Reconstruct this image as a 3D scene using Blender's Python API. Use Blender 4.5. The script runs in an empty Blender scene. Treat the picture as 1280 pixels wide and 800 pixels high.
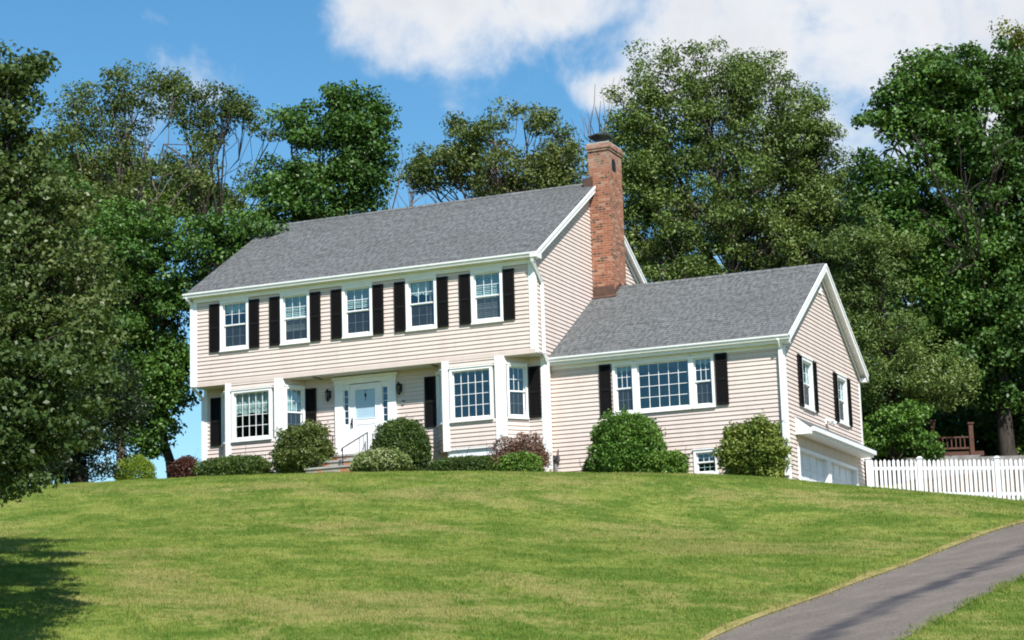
import bpy, bmesh, math, random
import numpy as np
from mathutils import Vector, Matrix

TERRAIN_POINTS = [(27.879,-47.134,-11.161),(19.713,-38.678,-11.111),(16.743,-35.603,-10.561),(10.140,-28.650,-8.162),(4.543,-22.897,-6.427),(-4.754,-13.294,-4.458),(-0.272,-17.895,-5.975),(28.610,-46.819,-11.161),(21.784,-37.784,-11.111),(19.301,-34.499,-10.561),(13.745,-27.094,-8.280),(9.080,-20.939,-6.576),(0.067,-9.036,-3.795),(5.043,-15.602,-5.588),(29.132,-46.594,-11.161),(23.261,-37.147,-11.111),(21.127,-33.712,-10.561),(16.317,-25.985,-8.364),(12.317,-19.542,-6.682),(4.049,-6.229,-3.475),(8.849,-13.959,-5.415),(29.944,-46.244,-11.161),(25.563,-36.154,-11.111),(23.970,-32.485,-10.561),(20.324,-24.256,-8.494),(17.360,-17.366,-6.848),(12.026,-4.965,-3.815),(14.788,-11.397,-5.511),(30.485,-46.010,-11.161),(27.096,-35.492,-11.111),(25.863,-31.668,-10.561),(22.992,-23.104,-8.581),(20.717,-15.918,-6.958),(17.384,-5.375,-4.496),(18.732,-9.695,-5.873),(31.275,-45.669,-11.161),(29.332,-34.527,-11.111),(28.626,-30.475,-10.561),(26.886,-21.424,-8.708),(25.693,-14.315,-7.357),(23.825,-3.141,-5.154),(24.682,-8.217,-6.044),(32.042,-45.338,-11.161),(31.507,-33.589,-11.111),(31.312,-29.316,-10.561),(30.671,-19.791,-8.831),(30.389,-12.289,-7.511),(29.955,-2.674,-6.597),(30.071,-5.891,-7.219),(-6.000,-0.300,-2.950),(-2.000,-0.300,-2.950),(0.000,-0.300,-2.950),(3.000,-0.300,-3.000),(6.000,-0.300,-3.100),(9.000,-0.300,-3.280),(12.000,0.400,-3.620),(14.000,0.400,-3.780),(17.000,0.400,-3.950),(20.000,4.000,-4.950),(18.300,5.000,-4.950),(18.300,7.500,-4.950),(24.000,4.000,-4.950),(22.200,9.000,-4.100),(17.600,9.000,-3.900),(30.000,6.000,-4.800),(18.000,0.500,-4.200),(17.500,13.000,-2.900),(24.000,14.000,-2.600),(20.000,20.000,-1.900),(28.000,22.000,-1.700),(36.000,16.000,-2.600),(5.000,11.000,-2.900),(-2.000,8.000,-2.900),(-10.000,6.000,-3.000),(-18.000,2.000,-3.200),(-8.000,20.000,-3.000),(6.000,25.000,-2.600),(-25.000,16.000,-3.500),(12.000,20.000,-2.400),(10.000,40.000,-2.400),(-20.000,40.000,-3.500),(35.000,40.000,-2.000)]
TERRAIN_WEIGHTS = [0.003529028,-0.0018519725,-0.0051453617,-0.0004004934,0.0099877145,0.0047413117,-0.012445479,-0.001255697,0.00089158414,0.0022437686,0.00082916206,-0.0010360387,0.0024384927,-0.0021567526,-0.00030982667,-0.00059284229,-0.00044461612,0.00079242563,-0.00019426801,0.0018375607,-0.00081305108,-9.9730517e-05,-0.00047729909,-3.8223982e-05,0.00032480847,-0.00066985772,0.0029509394,0.0025578195,-0.00023797607,-0.00062599564,-8.8547034e-06,-0.00012455394,0.0056007629,0.0052539089,-0.017864632,-0.001379966,0.00029116348,0.0012335275,0.0010590366,-0.0062065004,0.0087473721,0.010753934,0.0035451268,-0.002874804,-0.00083417107,-0.001284449,0.0097147417,0.0012300061,-0.018284811,0.0010050405,-0.0017838803,0.0010157142,-0.00069053787,-0.0005431326,0.0043465381,-0.0046336986,-0.0072042113,0.03943975,0.0014985077,0.0065354448,-0.10174986,0.001417761,0.0079034599,0.074787348,-0.001467906,-0.021318165,-0.005522936,0.0045034221,0.0014896759,-0.00055117622,0.0029880553,-0.00018928753,-0.00046757058,-0.00090139527,0.00055925173,0.00032129797,-0.00066766604,-0.00038178305,-0.0011713383,-0.00018738195,-0.00034618633,-0.00092912503,0.75740411,-0.0081738453,0.051757863]
TREE_SHAPES = {
 'near_left': ((11.805,-25.753,-7.888), [(12.450,-25.475,0.496,0.699,0.543,0.629),(12.737,-25.351,0.552,0.482,0.422,0.434),(12.406,-25.494,-0.539,0.868,0.663,0.781),(12.643,-25.392,-1.190,0.965,0.603,0.868),(12.819,-25.316,-1.706,0.965,0.663,0.868),(12.887,-25.286,-2.721,1.206,0.724,1.085),(13.119,-25.186,-3.356,1.085,0.603,0.977),(13.010,-25.233,-3.726,1.085,0.724,0.977),(14.450,-26.246,-3.599,0.598,0.483,0.538),(14.695,-26.685,-4.395,0.622,0.509,0.560),(13.818,-26.519,-4.820,0.920,0.632,0.828),(14.840,-27.167,-5.215,0.556,0.445,0.500),(13.667,-26.583,-5.691,0.667,0.517,0.600),(12.610,-25.406,-5.949,0.458,0.289,0.412),(15.228,-28.088,-4.804,0.773,0.591,0.696),(15.389,-28.563,-5.636,0.696,0.485,0.627),(15.102,-28.687,-6.161,0.443,0.317,0.399),(14.652,-28.881,-5.397,1.055,0.844,0.950),(11.163,-26.031,-1.395,1.326,1.447,1.194),(11.316,-25.964,-3.420,1.568,1.568,1.411),(11.464,-25.901,-5.278,1.326,0.965,1.194),(11.247,-25.994,0.147,0.965,0.965,0.868),(13.727,-29.280,-3.296,1.372,1.372,1.235),(14.056,-29.138,-4.946,1.372,1.266,1.235),(9.441,-20.239,-1.305,0.945,0.802,0.851),(9.731,-21.203,-2.813,1.060,0.920,0.954),(9.799,-20.629,-0.376,0.791,0.707,0.712),(8.815,-20.509,0.375,1.002,0.859,0.902),(12.461,-23.292,-3.386,0.589,0.538,0.530),(11.908,-22.441,-2.456,0.554,0.528,0.499),(11.954,-22.422,-1.839,0.528,0.554,0.475),(10.969,-23.936,-3.601,1.153,1.025,1.038)]),
 'left_tall': ((-8.595,9.009,-3.132), [(-8.255,9.156,12.219,1.519,1.248,1.368),(-9.406,8.659,9.701,1.764,1.628,1.587),(-7.220,9.602,10.495,1.791,1.519,1.612),(-8.372,9.105,8.085,2.306,1.519,2.076),(-10.314,8.267,10.745,1.031,1.302,0.928),(-6.884,9.748,12.230,0.923,0.868,0.830),(-10.065,8.375,12.047,0.814,0.923,0.733),(-8.897,8.879,11.133,1.357,1.357,1.221)]),
 'left_airy': ((-7.379,12.801,-3.116), [(-7.254,12.855,12.333,1.470,1.074,1.323),(-6.235,13.295,11.692,1.300,1.244,1.170),(-8.140,12.473,12.971,1.187,0.904,1.068),(-5.654,13.546,10.376,1.074,0.961,0.967),(-7.662,12.679,10.534,1.696,1.300,1.526),(-6.577,13.147,13.009,0.961,0.735,0.865),(-6.329,13.254,9.438,1.583,0.961,1.424),(-5.379,13.664,11.210,0.622,1.017,0.560)]),
 'left_dense': ((-1.374,9.947,-3.043), [(-0.423,10.357,10.734,1.424,1.108,1.282),(0.334,10.684,9.382,1.002,1.372,0.902),(-1.238,10.005,9.773,1.636,1.424,1.472),(-1.760,9.780,7.829,1.688,1.161,1.519),(-0.261,10.427,8.057,1.424,1.161,1.282),(-2.501,9.460,8.552,1.161,1.372,1.045),(-3.012,9.240,7.036,1.424,0.739,1.282),(-2.110,9.629,10.226,0.897,0.897,0.807),(0.528,10.768,10.560,0.633,0.739,0.570)]),
 'left_trunk': ((-2.356,2.988,-3.048), [(-3.164,2.639,4.585,2.050,1.351,1.845),(-1.802,3.227,5.172,1.809,1.109,1.628),(-4.528,2.051,5.263,1.809,1.326,1.628),(-2.372,2.981,3.050,1.206,1.158,1.085),(-4.065,2.251,2.857,1.809,1.254,1.628),(-5.315,1.711,4.153,1.809,1.447,1.628),(-3.386,2.544,1.514,1.326,0.820,1.194),(-2.374,2.980,1.480,0.627,1.013,0.564),(-4.102,2.235,0.795,1.013,0.916,0.912),(-6.128,1.361,6.334,1.447,1.447,1.302),(-0.666,3.718,5.387,1.109,0.675,0.998),(-2.823,2.786,0.209,0.724,0.820,0.651),(-3.270,2.594,-0.881,0.627,0.627,0.564),(-3.717,2.401,-0.499,0.724,0.868,0.651),(-2.599,2.883,0.942,0.724,0.965,0.651),(-2.935,2.738,-0.892,0.531,0.675,0.478),(-3.497,2.496,0.849,0.965,0.965,0.868)]),
 'left_behind': ((-15.648,14.679,-3.330), [(-15.726,14.645,8.391,2.864,3.015,2.578),(-14.014,15.384,6.446,2.713,2.110,2.442),(-16.257,14.416,4.961,2.713,2.110,2.442),(-12.612,15.989,10.827,2.110,1.809,1.899),(-10.332,16.972,10.431,1.809,1.206,1.628),(-14.896,15.003,11.224,2.412,1.809,2.171)]),
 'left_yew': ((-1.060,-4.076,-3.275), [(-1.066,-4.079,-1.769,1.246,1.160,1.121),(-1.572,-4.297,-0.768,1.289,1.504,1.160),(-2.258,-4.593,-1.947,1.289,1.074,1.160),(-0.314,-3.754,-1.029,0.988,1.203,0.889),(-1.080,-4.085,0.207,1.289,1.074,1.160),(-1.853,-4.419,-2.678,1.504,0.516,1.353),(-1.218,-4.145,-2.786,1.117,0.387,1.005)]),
 'middle_back': ((1.005,19.686,-2.947), [(1.059,19.710,11.768,2.175,1.235,1.958),(-0.630,18.981,11.043,1.528,0.941,1.376),(3.056,20.571,11.387,1.235,1.235,1.111),(1.581,19.935,10.437,2.704,1.058,2.434),(-1.334,18.677,10.661,0.941,0.705,0.847),(2.054,20.139,12.426,1.470,0.764,1.323),(0.223,19.349,11.797,1.176,0.941,1.058),(3.245,20.653,10.287,1.176,0.882,1.058)]),
 'chimney_right': ((10.160,17.102,-2.752), [(9.724,16.914,12.072,2.388,1.411,2.149),(8.131,16.226,10.989,1.194,1.574,1.074),(11.524,17.690,11.835,1.899,1.411,1.709),(12.674,18.187,9.963,1.791,1.682,1.612),(10.143,17.095,9.760,2.849,1.682,2.564),(8.609,16.432,8.658,1.411,1.411,1.270),(13.760,18.655,9.059,1.194,1.628,1.074),(10.550,17.270,7.302,3.120,1.899,2.808),(12.720,18.206,7.229,2.306,2.035,2.076),(8.718,16.480,6.224,1.628,1.682,1.465),(14.144,18.821,6.610,1.357,2.035,1.221),(14.654,19.041,5.173,1.357,1.628,1.221),(7.593,15.994,6.831,0.597,1.085,0.537),(13.017,18.335,5.511,1.899,1.357,1.709),(9.182,16.680,5.074,1.899,1.085,1.709),(10.971,17.452,5.297,2.171,1.085,1.954),(13.275,18.446,10.668,1.194,1.357,1.074),(14.033,18.773,7.900,1.411,1.682,1.270),(8.072,16.201,9.397,1.302,1.357,1.172),(7.890,16.122,7.964,0.977,1.357,0.879)]),
 'fence_back': ((17.040,13.536,-2.953), [(16.324,13.227,3.296,1.293,1.194,1.164),(16.934,13.490,1.731,1.592,1.244,1.433),(18.137,14.009,0.542,1.542,1.045,1.388),(16.113,13.136,4.990,1.094,1.368,0.985),(17.078,13.552,0.195,1.642,0.846,1.477),(16.738,13.405,4.448,1.244,1.244,1.119),(18.781,14.287,-0.242,0.846,0.597,0.761)]),
 'right_maple': ((19.921,16.957,-2.358), [(18.296,16.256,10.651,1.538,1.435,1.384),(19.600,16.819,11.187,1.435,1.179,1.292),(21.061,17.449,10.005,1.435,1.691,1.292),(17.147,15.760,8.493,1.281,1.538,1.153),(18.632,16.401,8.170,1.922,1.845,1.730),(20.264,17.105,7.162,1.691,2.050,1.522),(17.761,16.025,5.761,1.896,1.794,1.707),(19.599,16.818,4.358,1.922,1.922,1.730),(16.845,15.630,6.601,1.076,1.538,0.969),(20.937,17.396,2.848,1.666,2.178,1.499),(18.731,16.444,1.996,1.691,1.589,1.522),(22.100,17.897,5.749,2.050,3.588,1.845),(22.408,18.030,10.096,1.794,2.050,1.614),(17.525,15.923,9.988,1.076,1.128,0.969),(18.088,16.166,3.209,1.281,1.538,1.153),(19.963,16.975,0.771,1.281,1.281,1.153)]),
 'right_pale': ((18.161,31.445,-2.034), [(18.820,31.730,16.523,0.865,0.989,0.779),(19.553,32.046,15.160,1.545,1.854,1.391),(18.336,31.521,11.067,0.803,1.669,0.723)]),
 'right_behind': ((13.300,33.704,-2.319), [(13.069,33.605,5.947,3.565,3.565,3.208),(15.980,34.861,4.181,3.079,2.917,2.771),(10.920,32.677,5.350,2.269,2.593,2.042),(14.334,34.151,1.918,3.565,1.620,3.208),(18.016,35.739,3.117,1.945,2.593,1.750),(12.922,33.541,8.648,2.917,2.917,2.625),(16.239,34.973,8.197,2.917,2.917,2.625),(11.976,33.133,2.656,2.269,1.620,2.042)]),
 'fence_sapling': ((17.092,12.469,-3.127), [(16.771,12.331,-1.429,0.637,0.588,0.573),(17.353,12.582,-1.151,0.735,0.588,0.661),(17.916,12.825,-1.591,0.637,0.441,0.573),(16.455,12.194,-1.840,0.490,0.343,0.441),(17.607,12.691,-0.686,0.686,0.392,0.617),(18.330,13.003,-1.853,0.490,0.294,0.441)]),
}
DRIVE_LEFT = [(22.600,-45.000),(22.700,-34.000),(22.750,-28.000),(22.831,-23.149),(23.018,-21.317),(23.393,-18.986),(23.634,-15.544),(23.814,-12.604),(24.237,-9.892),(24.654,-8.054),(24.900,-5.500),(24.500,-3.000),(23.400,-0.900),(21.400,0.600),(19.000,1.300),(17.450,1.500)]
DRIVE_RIGHT = [(25.000,-45.000),(25.100,-34.000),(25.200,-28.000),(25.324,-22.076),(25.488,-20.153),(25.656,-17.582),(25.821,-15.075),(26.150,-11.500),(26.750,-7.500),(27.400,-2.500),(27.300,2.500),(25.500,6.500),(22.000,8.200),(19.500,8.300),(17.450,8.300)]
CAMERA = (32.334,-51.7471,-9.5109,23.3402,10.5095,-1.7319,2653.6084)
CLOUDS = [(-0.468,0.331,0.032,0.028),(-0.422,0.335,0.049,0.028),(-0.371,0.332,0.042,0.017),(-0.302,0.306,0.064,0.038),(-0.229,0.294,0.075,0.053),(-0.143,0.300,0.105,0.083),(-0.355,0.290,0.019,0.011),(-0.298,0.372,0.226,0.045),(-0.219,0.167,0.034,0.019)]
# ---------------------------------------------------------------- camera, world, sun, exposure
rng = np.random.default_rng(7)
S = bpy.context.scene
COL = S.collection
rad = math.radians
SUN_EL, SUN_AZ = 49.0, 44.0            # degrees: height, and turn from the front wall's normal (-Y) towards +X
sun_dir = Vector((math.sin(rad(SUN_AZ))*math.cos(rad(SUN_EL)), -math.cos(rad(SUN_AZ))*math.cos(rad(SUN_EL)), math.sin(rad(SUN_EL))))

def camera_axes():
    y, p, r = [rad(a) for a in CAMERA[3:6]]
    f = Vector((-math.sin(y)*math.cos(p), math.cos(y)*math.cos(p), math.sin(p)))
    right = Vector((math.cos(y), math.sin(y), 0)); up = right.cross(f)
    return right*math.cos(r)+up*math.sin(r), -right*math.sin(r)+up*math.cos(r), f
cr, cu, cf = camera_axes()
cam_data = bpy.data.cameras.new('camera'); cam = bpy.data.objects.new('camera', cam_data); COL.objects.link(cam)
cam.matrix_world = Matrix(((cr.x, cu.x, -cf.x, CAMERA[0]), (cr.y, cu.y, -cf.y, CAMERA[1]), (cr.z, cu.z, -cf.z, CAMERA[2]), (0, 0, 0, 1)))
cam_data.sensor_width = 36.0; cam_data.lens = 36.0*CAMERA[6]/1280.0
cam_data.clip_end = 3000
S.camera = cam

W = bpy.data.worlds.new('World'); S.world = W; W.use_nodes = True

class NT:
    """tiny node helper"""
    def __init__(s, tree): s.t = tree; tree.nodes.clear()
    def n(s, typ, ins=None, **props):
        nd = s.t.nodes.new(typ)
        for k, v in props.items(): setattr(nd, k, v)
        for k, v in (ins or {}).items():
            sock = nd.inputs[k]
            if isinstance(v, bpy.types.NodeSocket): s.t.links.new(v, sock)
            else: sock.default_value = v
        return nd
    def math(s, op, a, b=None, c=None, clamp=False):
        ins = {0: a}
        if b is not None: ins[1] = b
        if c is not None: ins[2] = c
        return s.n('ShaderNodeMath', ins, operation=op, use_clamp=clamp).outputs[0]
    def mix(s, f, a, b, blend='MIX'):
        nd = s.n('ShaderNodeMix', data_type='RGBA', blend_type=blend)
        for i, v in ((0, f), (6, a), (7, b)):
            if isinstance(v, bpy.types.NodeSocket): s.t.links.new(v, nd.inputs[i])
            else: nd.inputs[i].default_value = (*v, 1) if isinstance(v, tuple) and len(v) == 3 else v
        return nd.outputs[2]
    def noise(s, vec, scale, detail=4, rough=.55, dist=0):
        return s.n('ShaderNodeTexNoise', {'Vector': vec, 'Scale': scale, 'Detail': detail, 'Roughness': rough, 'Distortion': dist}).outputs[0]
    def remap(s, v, a, b, lo=0., hi=1., smooth=True):
        return s.n('ShaderNodeMapRange', {0: v, 1: a, 2: b, 3: lo, 4: hi}, interpolation_type='SMOOTHSTEP' if smooth else 'LINEAR').outputs[0]

SKY_STRENGTH = 0.098
w = NT(W.node_tree)
sky = w.n('ShaderNodeTexSky', sky_type='NISHITA', sun_disc=False)
sky.sun_elevation = rad(SUN_EL); sky.sun_rotation = math.atan2(sun_dir.x, sun_dir.y)
sky.altitude = 100; sky.air_density = 1.0; sky.dust_density = 0.2; sky.ozone_density = 3.0
gen = w.n('ShaderNodeTexCoord').outputs['Generated']
sep = w.n('ShaderNodeSeparateXYZ', {0: gen})
az = w.math('ARCTAN2', sep.outputs[0], sep.outputs[1]); el = w.math('ARCSINE', sep.outputs[2])
field = None
for a0, e0, ra, re in CLOUDS:
    da = w.math('DIVIDE', w.math('SUBTRACT', az, a0), ra); de = w.math('DIVIDE', w.math('SUBTRACT', el, e0), re)
    m = w.math('SUBTRACT', 1.0, w.math('ADD', w.math('MULTIPLY', da, da), w.math('MULTIPLY', de, de)))
    m = w.math('MAXIMUM', m, -1.2)
    field = m if field is None else w.math('SMOOTH_MAX', field, m, .35)
pc = w.n('ShaderNodeCombineXYZ', {0: az, 1: el, 2: 0.0}).outputs[0]
n1 = w.noise(pc, 15, 9, .58, .2); n2 = w.noise(pc, 9, 5, .5)
dens = w.math('ADD', field, w.math('MULTIPLY', w.math('SUBTRACT', n1, .5), 5.4))
cover = w.remap(dens, -.55, 1.0)
skyc = w.n('ShaderNodeHueSaturation', {'Hue': 0.49, 'Saturation': 1.25, 'Value': 1.0, 'Color': sky.outputs[0]}).outputs[0]
thick = w.remap(w.math('ADD', w.math('MULTIPLY', dens, .35), w.math('MULTIPLY', n2, 1.1)), .45, 1.5)
cloudc = w.mix(thick, (6.3, 6.35, 6.5), (4.6, 4.7, 5.0))
final = w.mix(w.math('MULTIPLY', cover, .96), skyc, cloudc)
bg = w.n('ShaderNodeBackground', {'Color': final, 'Strength': SKY_STRENGTH})
w.t.links.new(bg.outputs[0], w.n('ShaderNodeOutputWorld').inputs[0])

sl = bpy.data.lights.new('sun', 'SUN'); sl.energy = 5.0; sl.angle = rad(.53); sl.color = (1.0, .965, .91)
sun = bpy.data.objects.new('sun', sl); COL.objects.link(sun)
sun.rotation_euler = (-sun_dir).to_track_quat('-Z', 'Y').to_euler(); sun.location = (30, -40, 60)
S.view_settings.view_transform = 'Standard'; S.view_settings.look = 'None'
S.view_settings.gamma = 1; S.view_settings.use_curve_mapping = False
S.view_settings.exposure = 0.62
try:
    S.cycles.pixel_filter_type = 'BLACKMAN_HARRIS'; S.cycles.filter_width = 1.9
    S.cycles.max_bounces = 6; S.cycles.transparent_max_bounces = 8; S.cycles.diffuse_bounces = 3
    S.cycles.caustics_reflective = False; S.cycles.caustics_refractive = False
except Exception: pass

# ---------------------------------------------------------------- materials
def new_mat(name):
    m = bpy.data.materials.new(name); m.use_nodes = True
    return m, NT(m.node_tree)
def finish(nt, shader): nt.t.links.new(shader, nt.n('ShaderNodeOutputMaterial').inputs[0])
def pbsdf(nt, color, rough=.5, spec=.5, metal=0., normal=None, **kw):
    b = nt.n('ShaderNodeBsdfPrincipled', {'Roughness': rough, 'Metallic': metal, 'Specular IOR Level': spec})
    if isinstance(color, bpy.types.NodeSocket): nt.t.links.new(color, b.inputs['Base Color'])
    else: b.inputs['Base Color'].default_value = (*color, 1)
    if normal is not None: nt.t.links.new(normal, b.inputs['Normal'])
    return b
def bump(nt, h, strength, dist): return nt.n('ShaderNodeBump', {'Height': h, 'Strength': strength, 'Distance': dist}).outputs[0]
def pos(nt): return nt.n('ShaderNodeNewGeometry').outputs['Position']
def plain(name, col, rough=.5, var=.12, scale=3., spec=.4, metal=0.):
    m, nt = new_mat(name)
    P_ = pos(nt); n = nt.noise(P_, scale, 5, .6)
    c = nt.mix(nt.remap(n, .3, .75), tuple(min(1, v*(1+var*.4)) for v in col), tuple(v*(1-var) for v in col))
    b = pbsdf(nt, c, rough, spec, metal); finish(nt, b.outputs[0]); return m

M = {}
def siding_mat():
    m, nt = new_mat('vinyl_siding')
    P_ = pos(nt)
    st = nt.n('ShaderNodeMapping', {'Vector': P_, 'Scale': (1.3, 1.3, .35)}).outputs[0]
    streak = nt.noise(st, 2.2, 5, .6); fine = nt.noise(P_, 26, 3, .6)
    sp = nt.n('ShaderNodeSeparateXYZ', {0: P_})
    row = nt.n('ShaderNodeTexWhiteNoise', {'W': nt.math('FLOOR', nt.math('DIVIDE', nt.math('ADD', sp.outputs[2], 30.0), .114))}, noise_dimensions='1D').outputs[0]
    c = nt.mix(nt.remap(streak, .35, .75), (.650, .543, .491), (.598, .492, .441))
    c = nt.mix(nt.math('MULTIPLY', row, .16), c, (.55, .465, .415))
    rowi = nt.math('FLOOR', nt.math('DIVIDE', nt.math('ADD', sp.outputs[2], 30.0), .228))
    ru = nt.n('ShaderNodeTexWhiteNoise', {'W': rowi}, noise_dimensions='1D').outputs[0]
    fr = nt.math('FRACT', nt.math('DIVIDE', nt.math('ADD', nt.math('ADD', sp.outputs[0], sp.outputs[1]), nt.math('MULTIPLY', ru, 3.66)), 3.66))
    c = nt.mix(nt.math('MULTIPLY', nt.math('LESS_THAN', fr, .0026), .55), c, (.30, .25, .22))
    low = nt.math('MULTIPLY', nt.remap(sp.outputs[2], -2.2, -3.3), nt.remap(streak, .35, .65))
    c = nt.mix(nt.math('MULTIPLY', low, .30), c, (.40, .35, .27))
    b = pbsdf(nt, c, .55, .3, normal=bump(nt, fine, .12, .01)); finish(nt, b.outputs[0]); return m
M['siding'] = siding_mat()
M['white'] = plain('white_paint', (.82, .82, .81), .42, .06)
M['white_vinyl'] = plain('white_vinyl', (.80, .80, .80), .38, .07, 5)
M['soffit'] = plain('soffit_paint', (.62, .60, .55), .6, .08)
M['tan'] = plain('tan_trim', (.55, .46, .38), .6, .08)
M['shutter'] = plain('dark_shutter_paint', (.0075, .0058, .0052), .5, .2, 8, .2)
M['black'] = plain('black_iron', (.012, .012, .013), .4, .2, 10)
M['bronze'] = plain('brown_flashing', (.10, .055, .04), .5, .35, 6)
M['lead'] = plain('dark_metal', (.05, .05, .055), .5, .4, 6)
M['grey_metal'] = plain('grey_metal', (.22, .22, .23), .45, .3, 8)
M['concrete'] = plain('concrete', (.36, .35, .33), .85, .3, 5)
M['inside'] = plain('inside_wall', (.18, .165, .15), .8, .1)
M['blind'] = plain('window_blind', (.62, .66, .60), .7, .1, 7)
M['curtain'] = plain('lace_curtain', (.50, .54, .50), .8, .25, 9)
M['timber'] = plain('red_timber', (.085, .034, .020), .7, .35, 7)
M['stone_ledge'] = plain('grey_ledge_stone', (.22, .21, .20), .85, .4, 3)
M['door_panel'] = plain('storm_door_glass_film', (.36, .50, .60), .25, .06, 2)
M['garage_door'] = plain('garage_door_paint', (.70, .72, .74), .45, .07)

def glass_mat():
    m, nt = new_mat('window_glass')
    P_ = pos(nt)
    wob = bump(nt, nt.noise(P_, 2.3, 2, .5), .16, .05)
    fr = nt.math('POWER', nt.n('ShaderNodeLayerWeight', {'Normal': wob}).outputs['Facing'], 5.0)
    fac = nt.math('ADD', nt.math('MULTIPLY', fr, .85), .13, clamp=True)
    gl = nt.n('ShaderNodeBsdfGlossy', {'Color': (.50, .80, .92, 1), 'Roughness': .02, 'Normal': wob})
    tr = nt.n('ShaderNodeBsdfTransparent', {'Color': (.74, .88, .90, 1)})
    mx = nt.n('ShaderNodeMixShader', {0: fac, 1: tr.outputs[0], 2: gl.outputs[0]})
    finish(nt, mx.outputs[0]); return m
M['glass'] = glass_mat()
def screen_mat():
    m, nt = new_mat('screened_glass')
    gl = nt.n('ShaderNodeBsdfGlossy', {'Color': (.55, .66, .72, 1), 'Roughness': .06})
    tr = nt.n('ShaderNodeBsdfTransparent', {'Color': (.52, .58, .60, 1)})
    df = nt.n('ShaderNodeBsdfDiffuse', {'Color': (.05, .055, .06, 1)})
    a = nt.n('ShaderNodeMixShader', {0: .35, 1: tr.outputs[0], 2: df.outputs[0]})
    mx = nt.n('ShaderNodeMixShader', {0: .10, 1: a.outputs[0], 2: gl.outputs[0]})
    finish(nt, mx.outputs[0]); return m
M['screen'] = screen_mat()

def shingle_mat():
    m, nt = new_mat('asphalt_shingles')
    uv = nt.n('ShaderNodeUVMap').outputs[0]
    br = nt.n('ShaderNodeTexBrick', {'Vector': uv, 'Color1': (.050, .053, .056, 1), 'Color2': (.165, .169, .170, 1), 'Mortar': (.045, .045, .047, 1), 'Scale': 1.0, 'Mortar Size': .006,
                                     'Mortar Smooth': .3, 'Bias': 0., 'Brick Width': .31, 'Row Height': .1422}, offset=.37, offset_frequency=2, squash=1.35, squash_frequency=3)
    br2 = nt.n('ShaderNodeTexBrick', {'Vector': uv, 'Color1': (.0, .0, .0, 1), 'Color2': (1, 1, 1, 1), 'Mortar': (.5, .5, .5, 1), 'Scale': 1.0, 'Mortar Size': 0.,
                                      'Brick Width': .47, 'Row Height': .1422}, offset=.61, offset_frequency=3)
    P_ = pos(nt)
    grit = nt.noise(P_, 120, 2, .7); big = nt.noise(P_, .55, 5, .6)
    c = nt.mix(.40, br.outputs[0], nt.mix(br2.outputs[0], (.045, .048, .050), (.180, .183, .184)))
    blot = nt.noise(nt.n('ShaderNodeMapping', {'Vector': uv, 'Rotation': (0, 0, rad(14)), 'Scale': (2.6, 1.0, 1)}).outputs[0], 4.2, 3, .65)
    c = nt.mix(.66, c, nt.mix(nt.remap(blot, .38, .62), (.046, .049, .051), (.172, .179, .180)))
    c = nt.mix(nt.remap(grit, .35, .7), c, nt.mix(.5, c, (.16, .163, .163)))
    c = nt.mix(nt.math('MULTIPLY', nt.remap(big, .4, .75), .35), c, (.085, .083, .08))
    b = pbsdf(nt, c, .9, .2, normal=bump(nt, grit, .5, .01)); finish(nt, b.outputs[0]); return m
M['shingle'] = shingle_mat()

def brick_mat():
    m, nt = new_mat('chimney_brick')
    uv = nt.n('ShaderNodeUVMap').outputs[0]
    kw = dict(offset=.5, offset_frequency=2)
    geo = {'Scale': 1.0, 'Mortar Size': .007, 'Mortar Smooth': .2, 'Brick Width': .215, 'Row Height': .072}
    br = nt.n('ShaderNodeTexBrick', {'Vector': uv, 'Color1': (.330, .125, .068, 1), 'Color2': (.225, .080, .045, 1), 'Mortar': (.33, .245, .19, 1), **geo}, **kw)
    sp = nt.n('ShaderNodeSeparateXYZ', {0: uv})
    row = nt.math('FLOOR', nt.math('DIVIDE', sp.outputs[1], .072))
    colm = nt.math('FLOOR', nt.math('DIVIDE', nt.math('ADD', sp.outputs[0], nt.math('MULTIPLY', nt.math('MODULO', row, 2.0), .1075)), .215))
    rnd = nt.n('ShaderNodeTexWhiteNoise', {'Vector': nt.n('ShaderNodeCombineXYZ', {0: row, 1: colm, 2: 0.}).outputs[0]}).outputs[0]
    P_ = pos(nt)
    patch = nt.noise(P_, 1.6, 3, .6)
    dark = nt.math('GREATER_THAN', nt.math('ADD', rnd, nt.math('MULTIPLY', patch, .9)), 1.30)
    lightb = nt.math('LESS_THAN', nt.math('ADD', rnd, nt.math('MULTIPLY', patch, -.35)), -.03)
    not_mortar = nt.math('SUBTRACT', 1.0, br.outputs[1])
    c = nt.mix(nt.math('MULTIPLY', dark, not_mortar), br.outputs[0], (.115, .062, .042))
    c = nt.mix(nt.math('MULTIPLY', nt.math('MULTIPLY', lightb, not_mortar), .6), c, (.42, .25, .17))
    z = nt.n('ShaderNodeSeparateXYZ', {0: P_}).outputs[2]
    weather = nt.math('MULTIPLY', nt.remap(z, 5.75, 6.35), nt.remap(nt.noise(P_, 5, 4, .65), .35, .65))
    c = nt.mix(nt.math('MULTIPLY', weather, .55), c, (.38, .29, .24))
    b = pbsdf(nt, c, .9, .2, normal=bump(nt, not_mortar, .6, .012)); finish(nt, b.outputs[0]); return m
M['brick'] = brick_mat()
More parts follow.
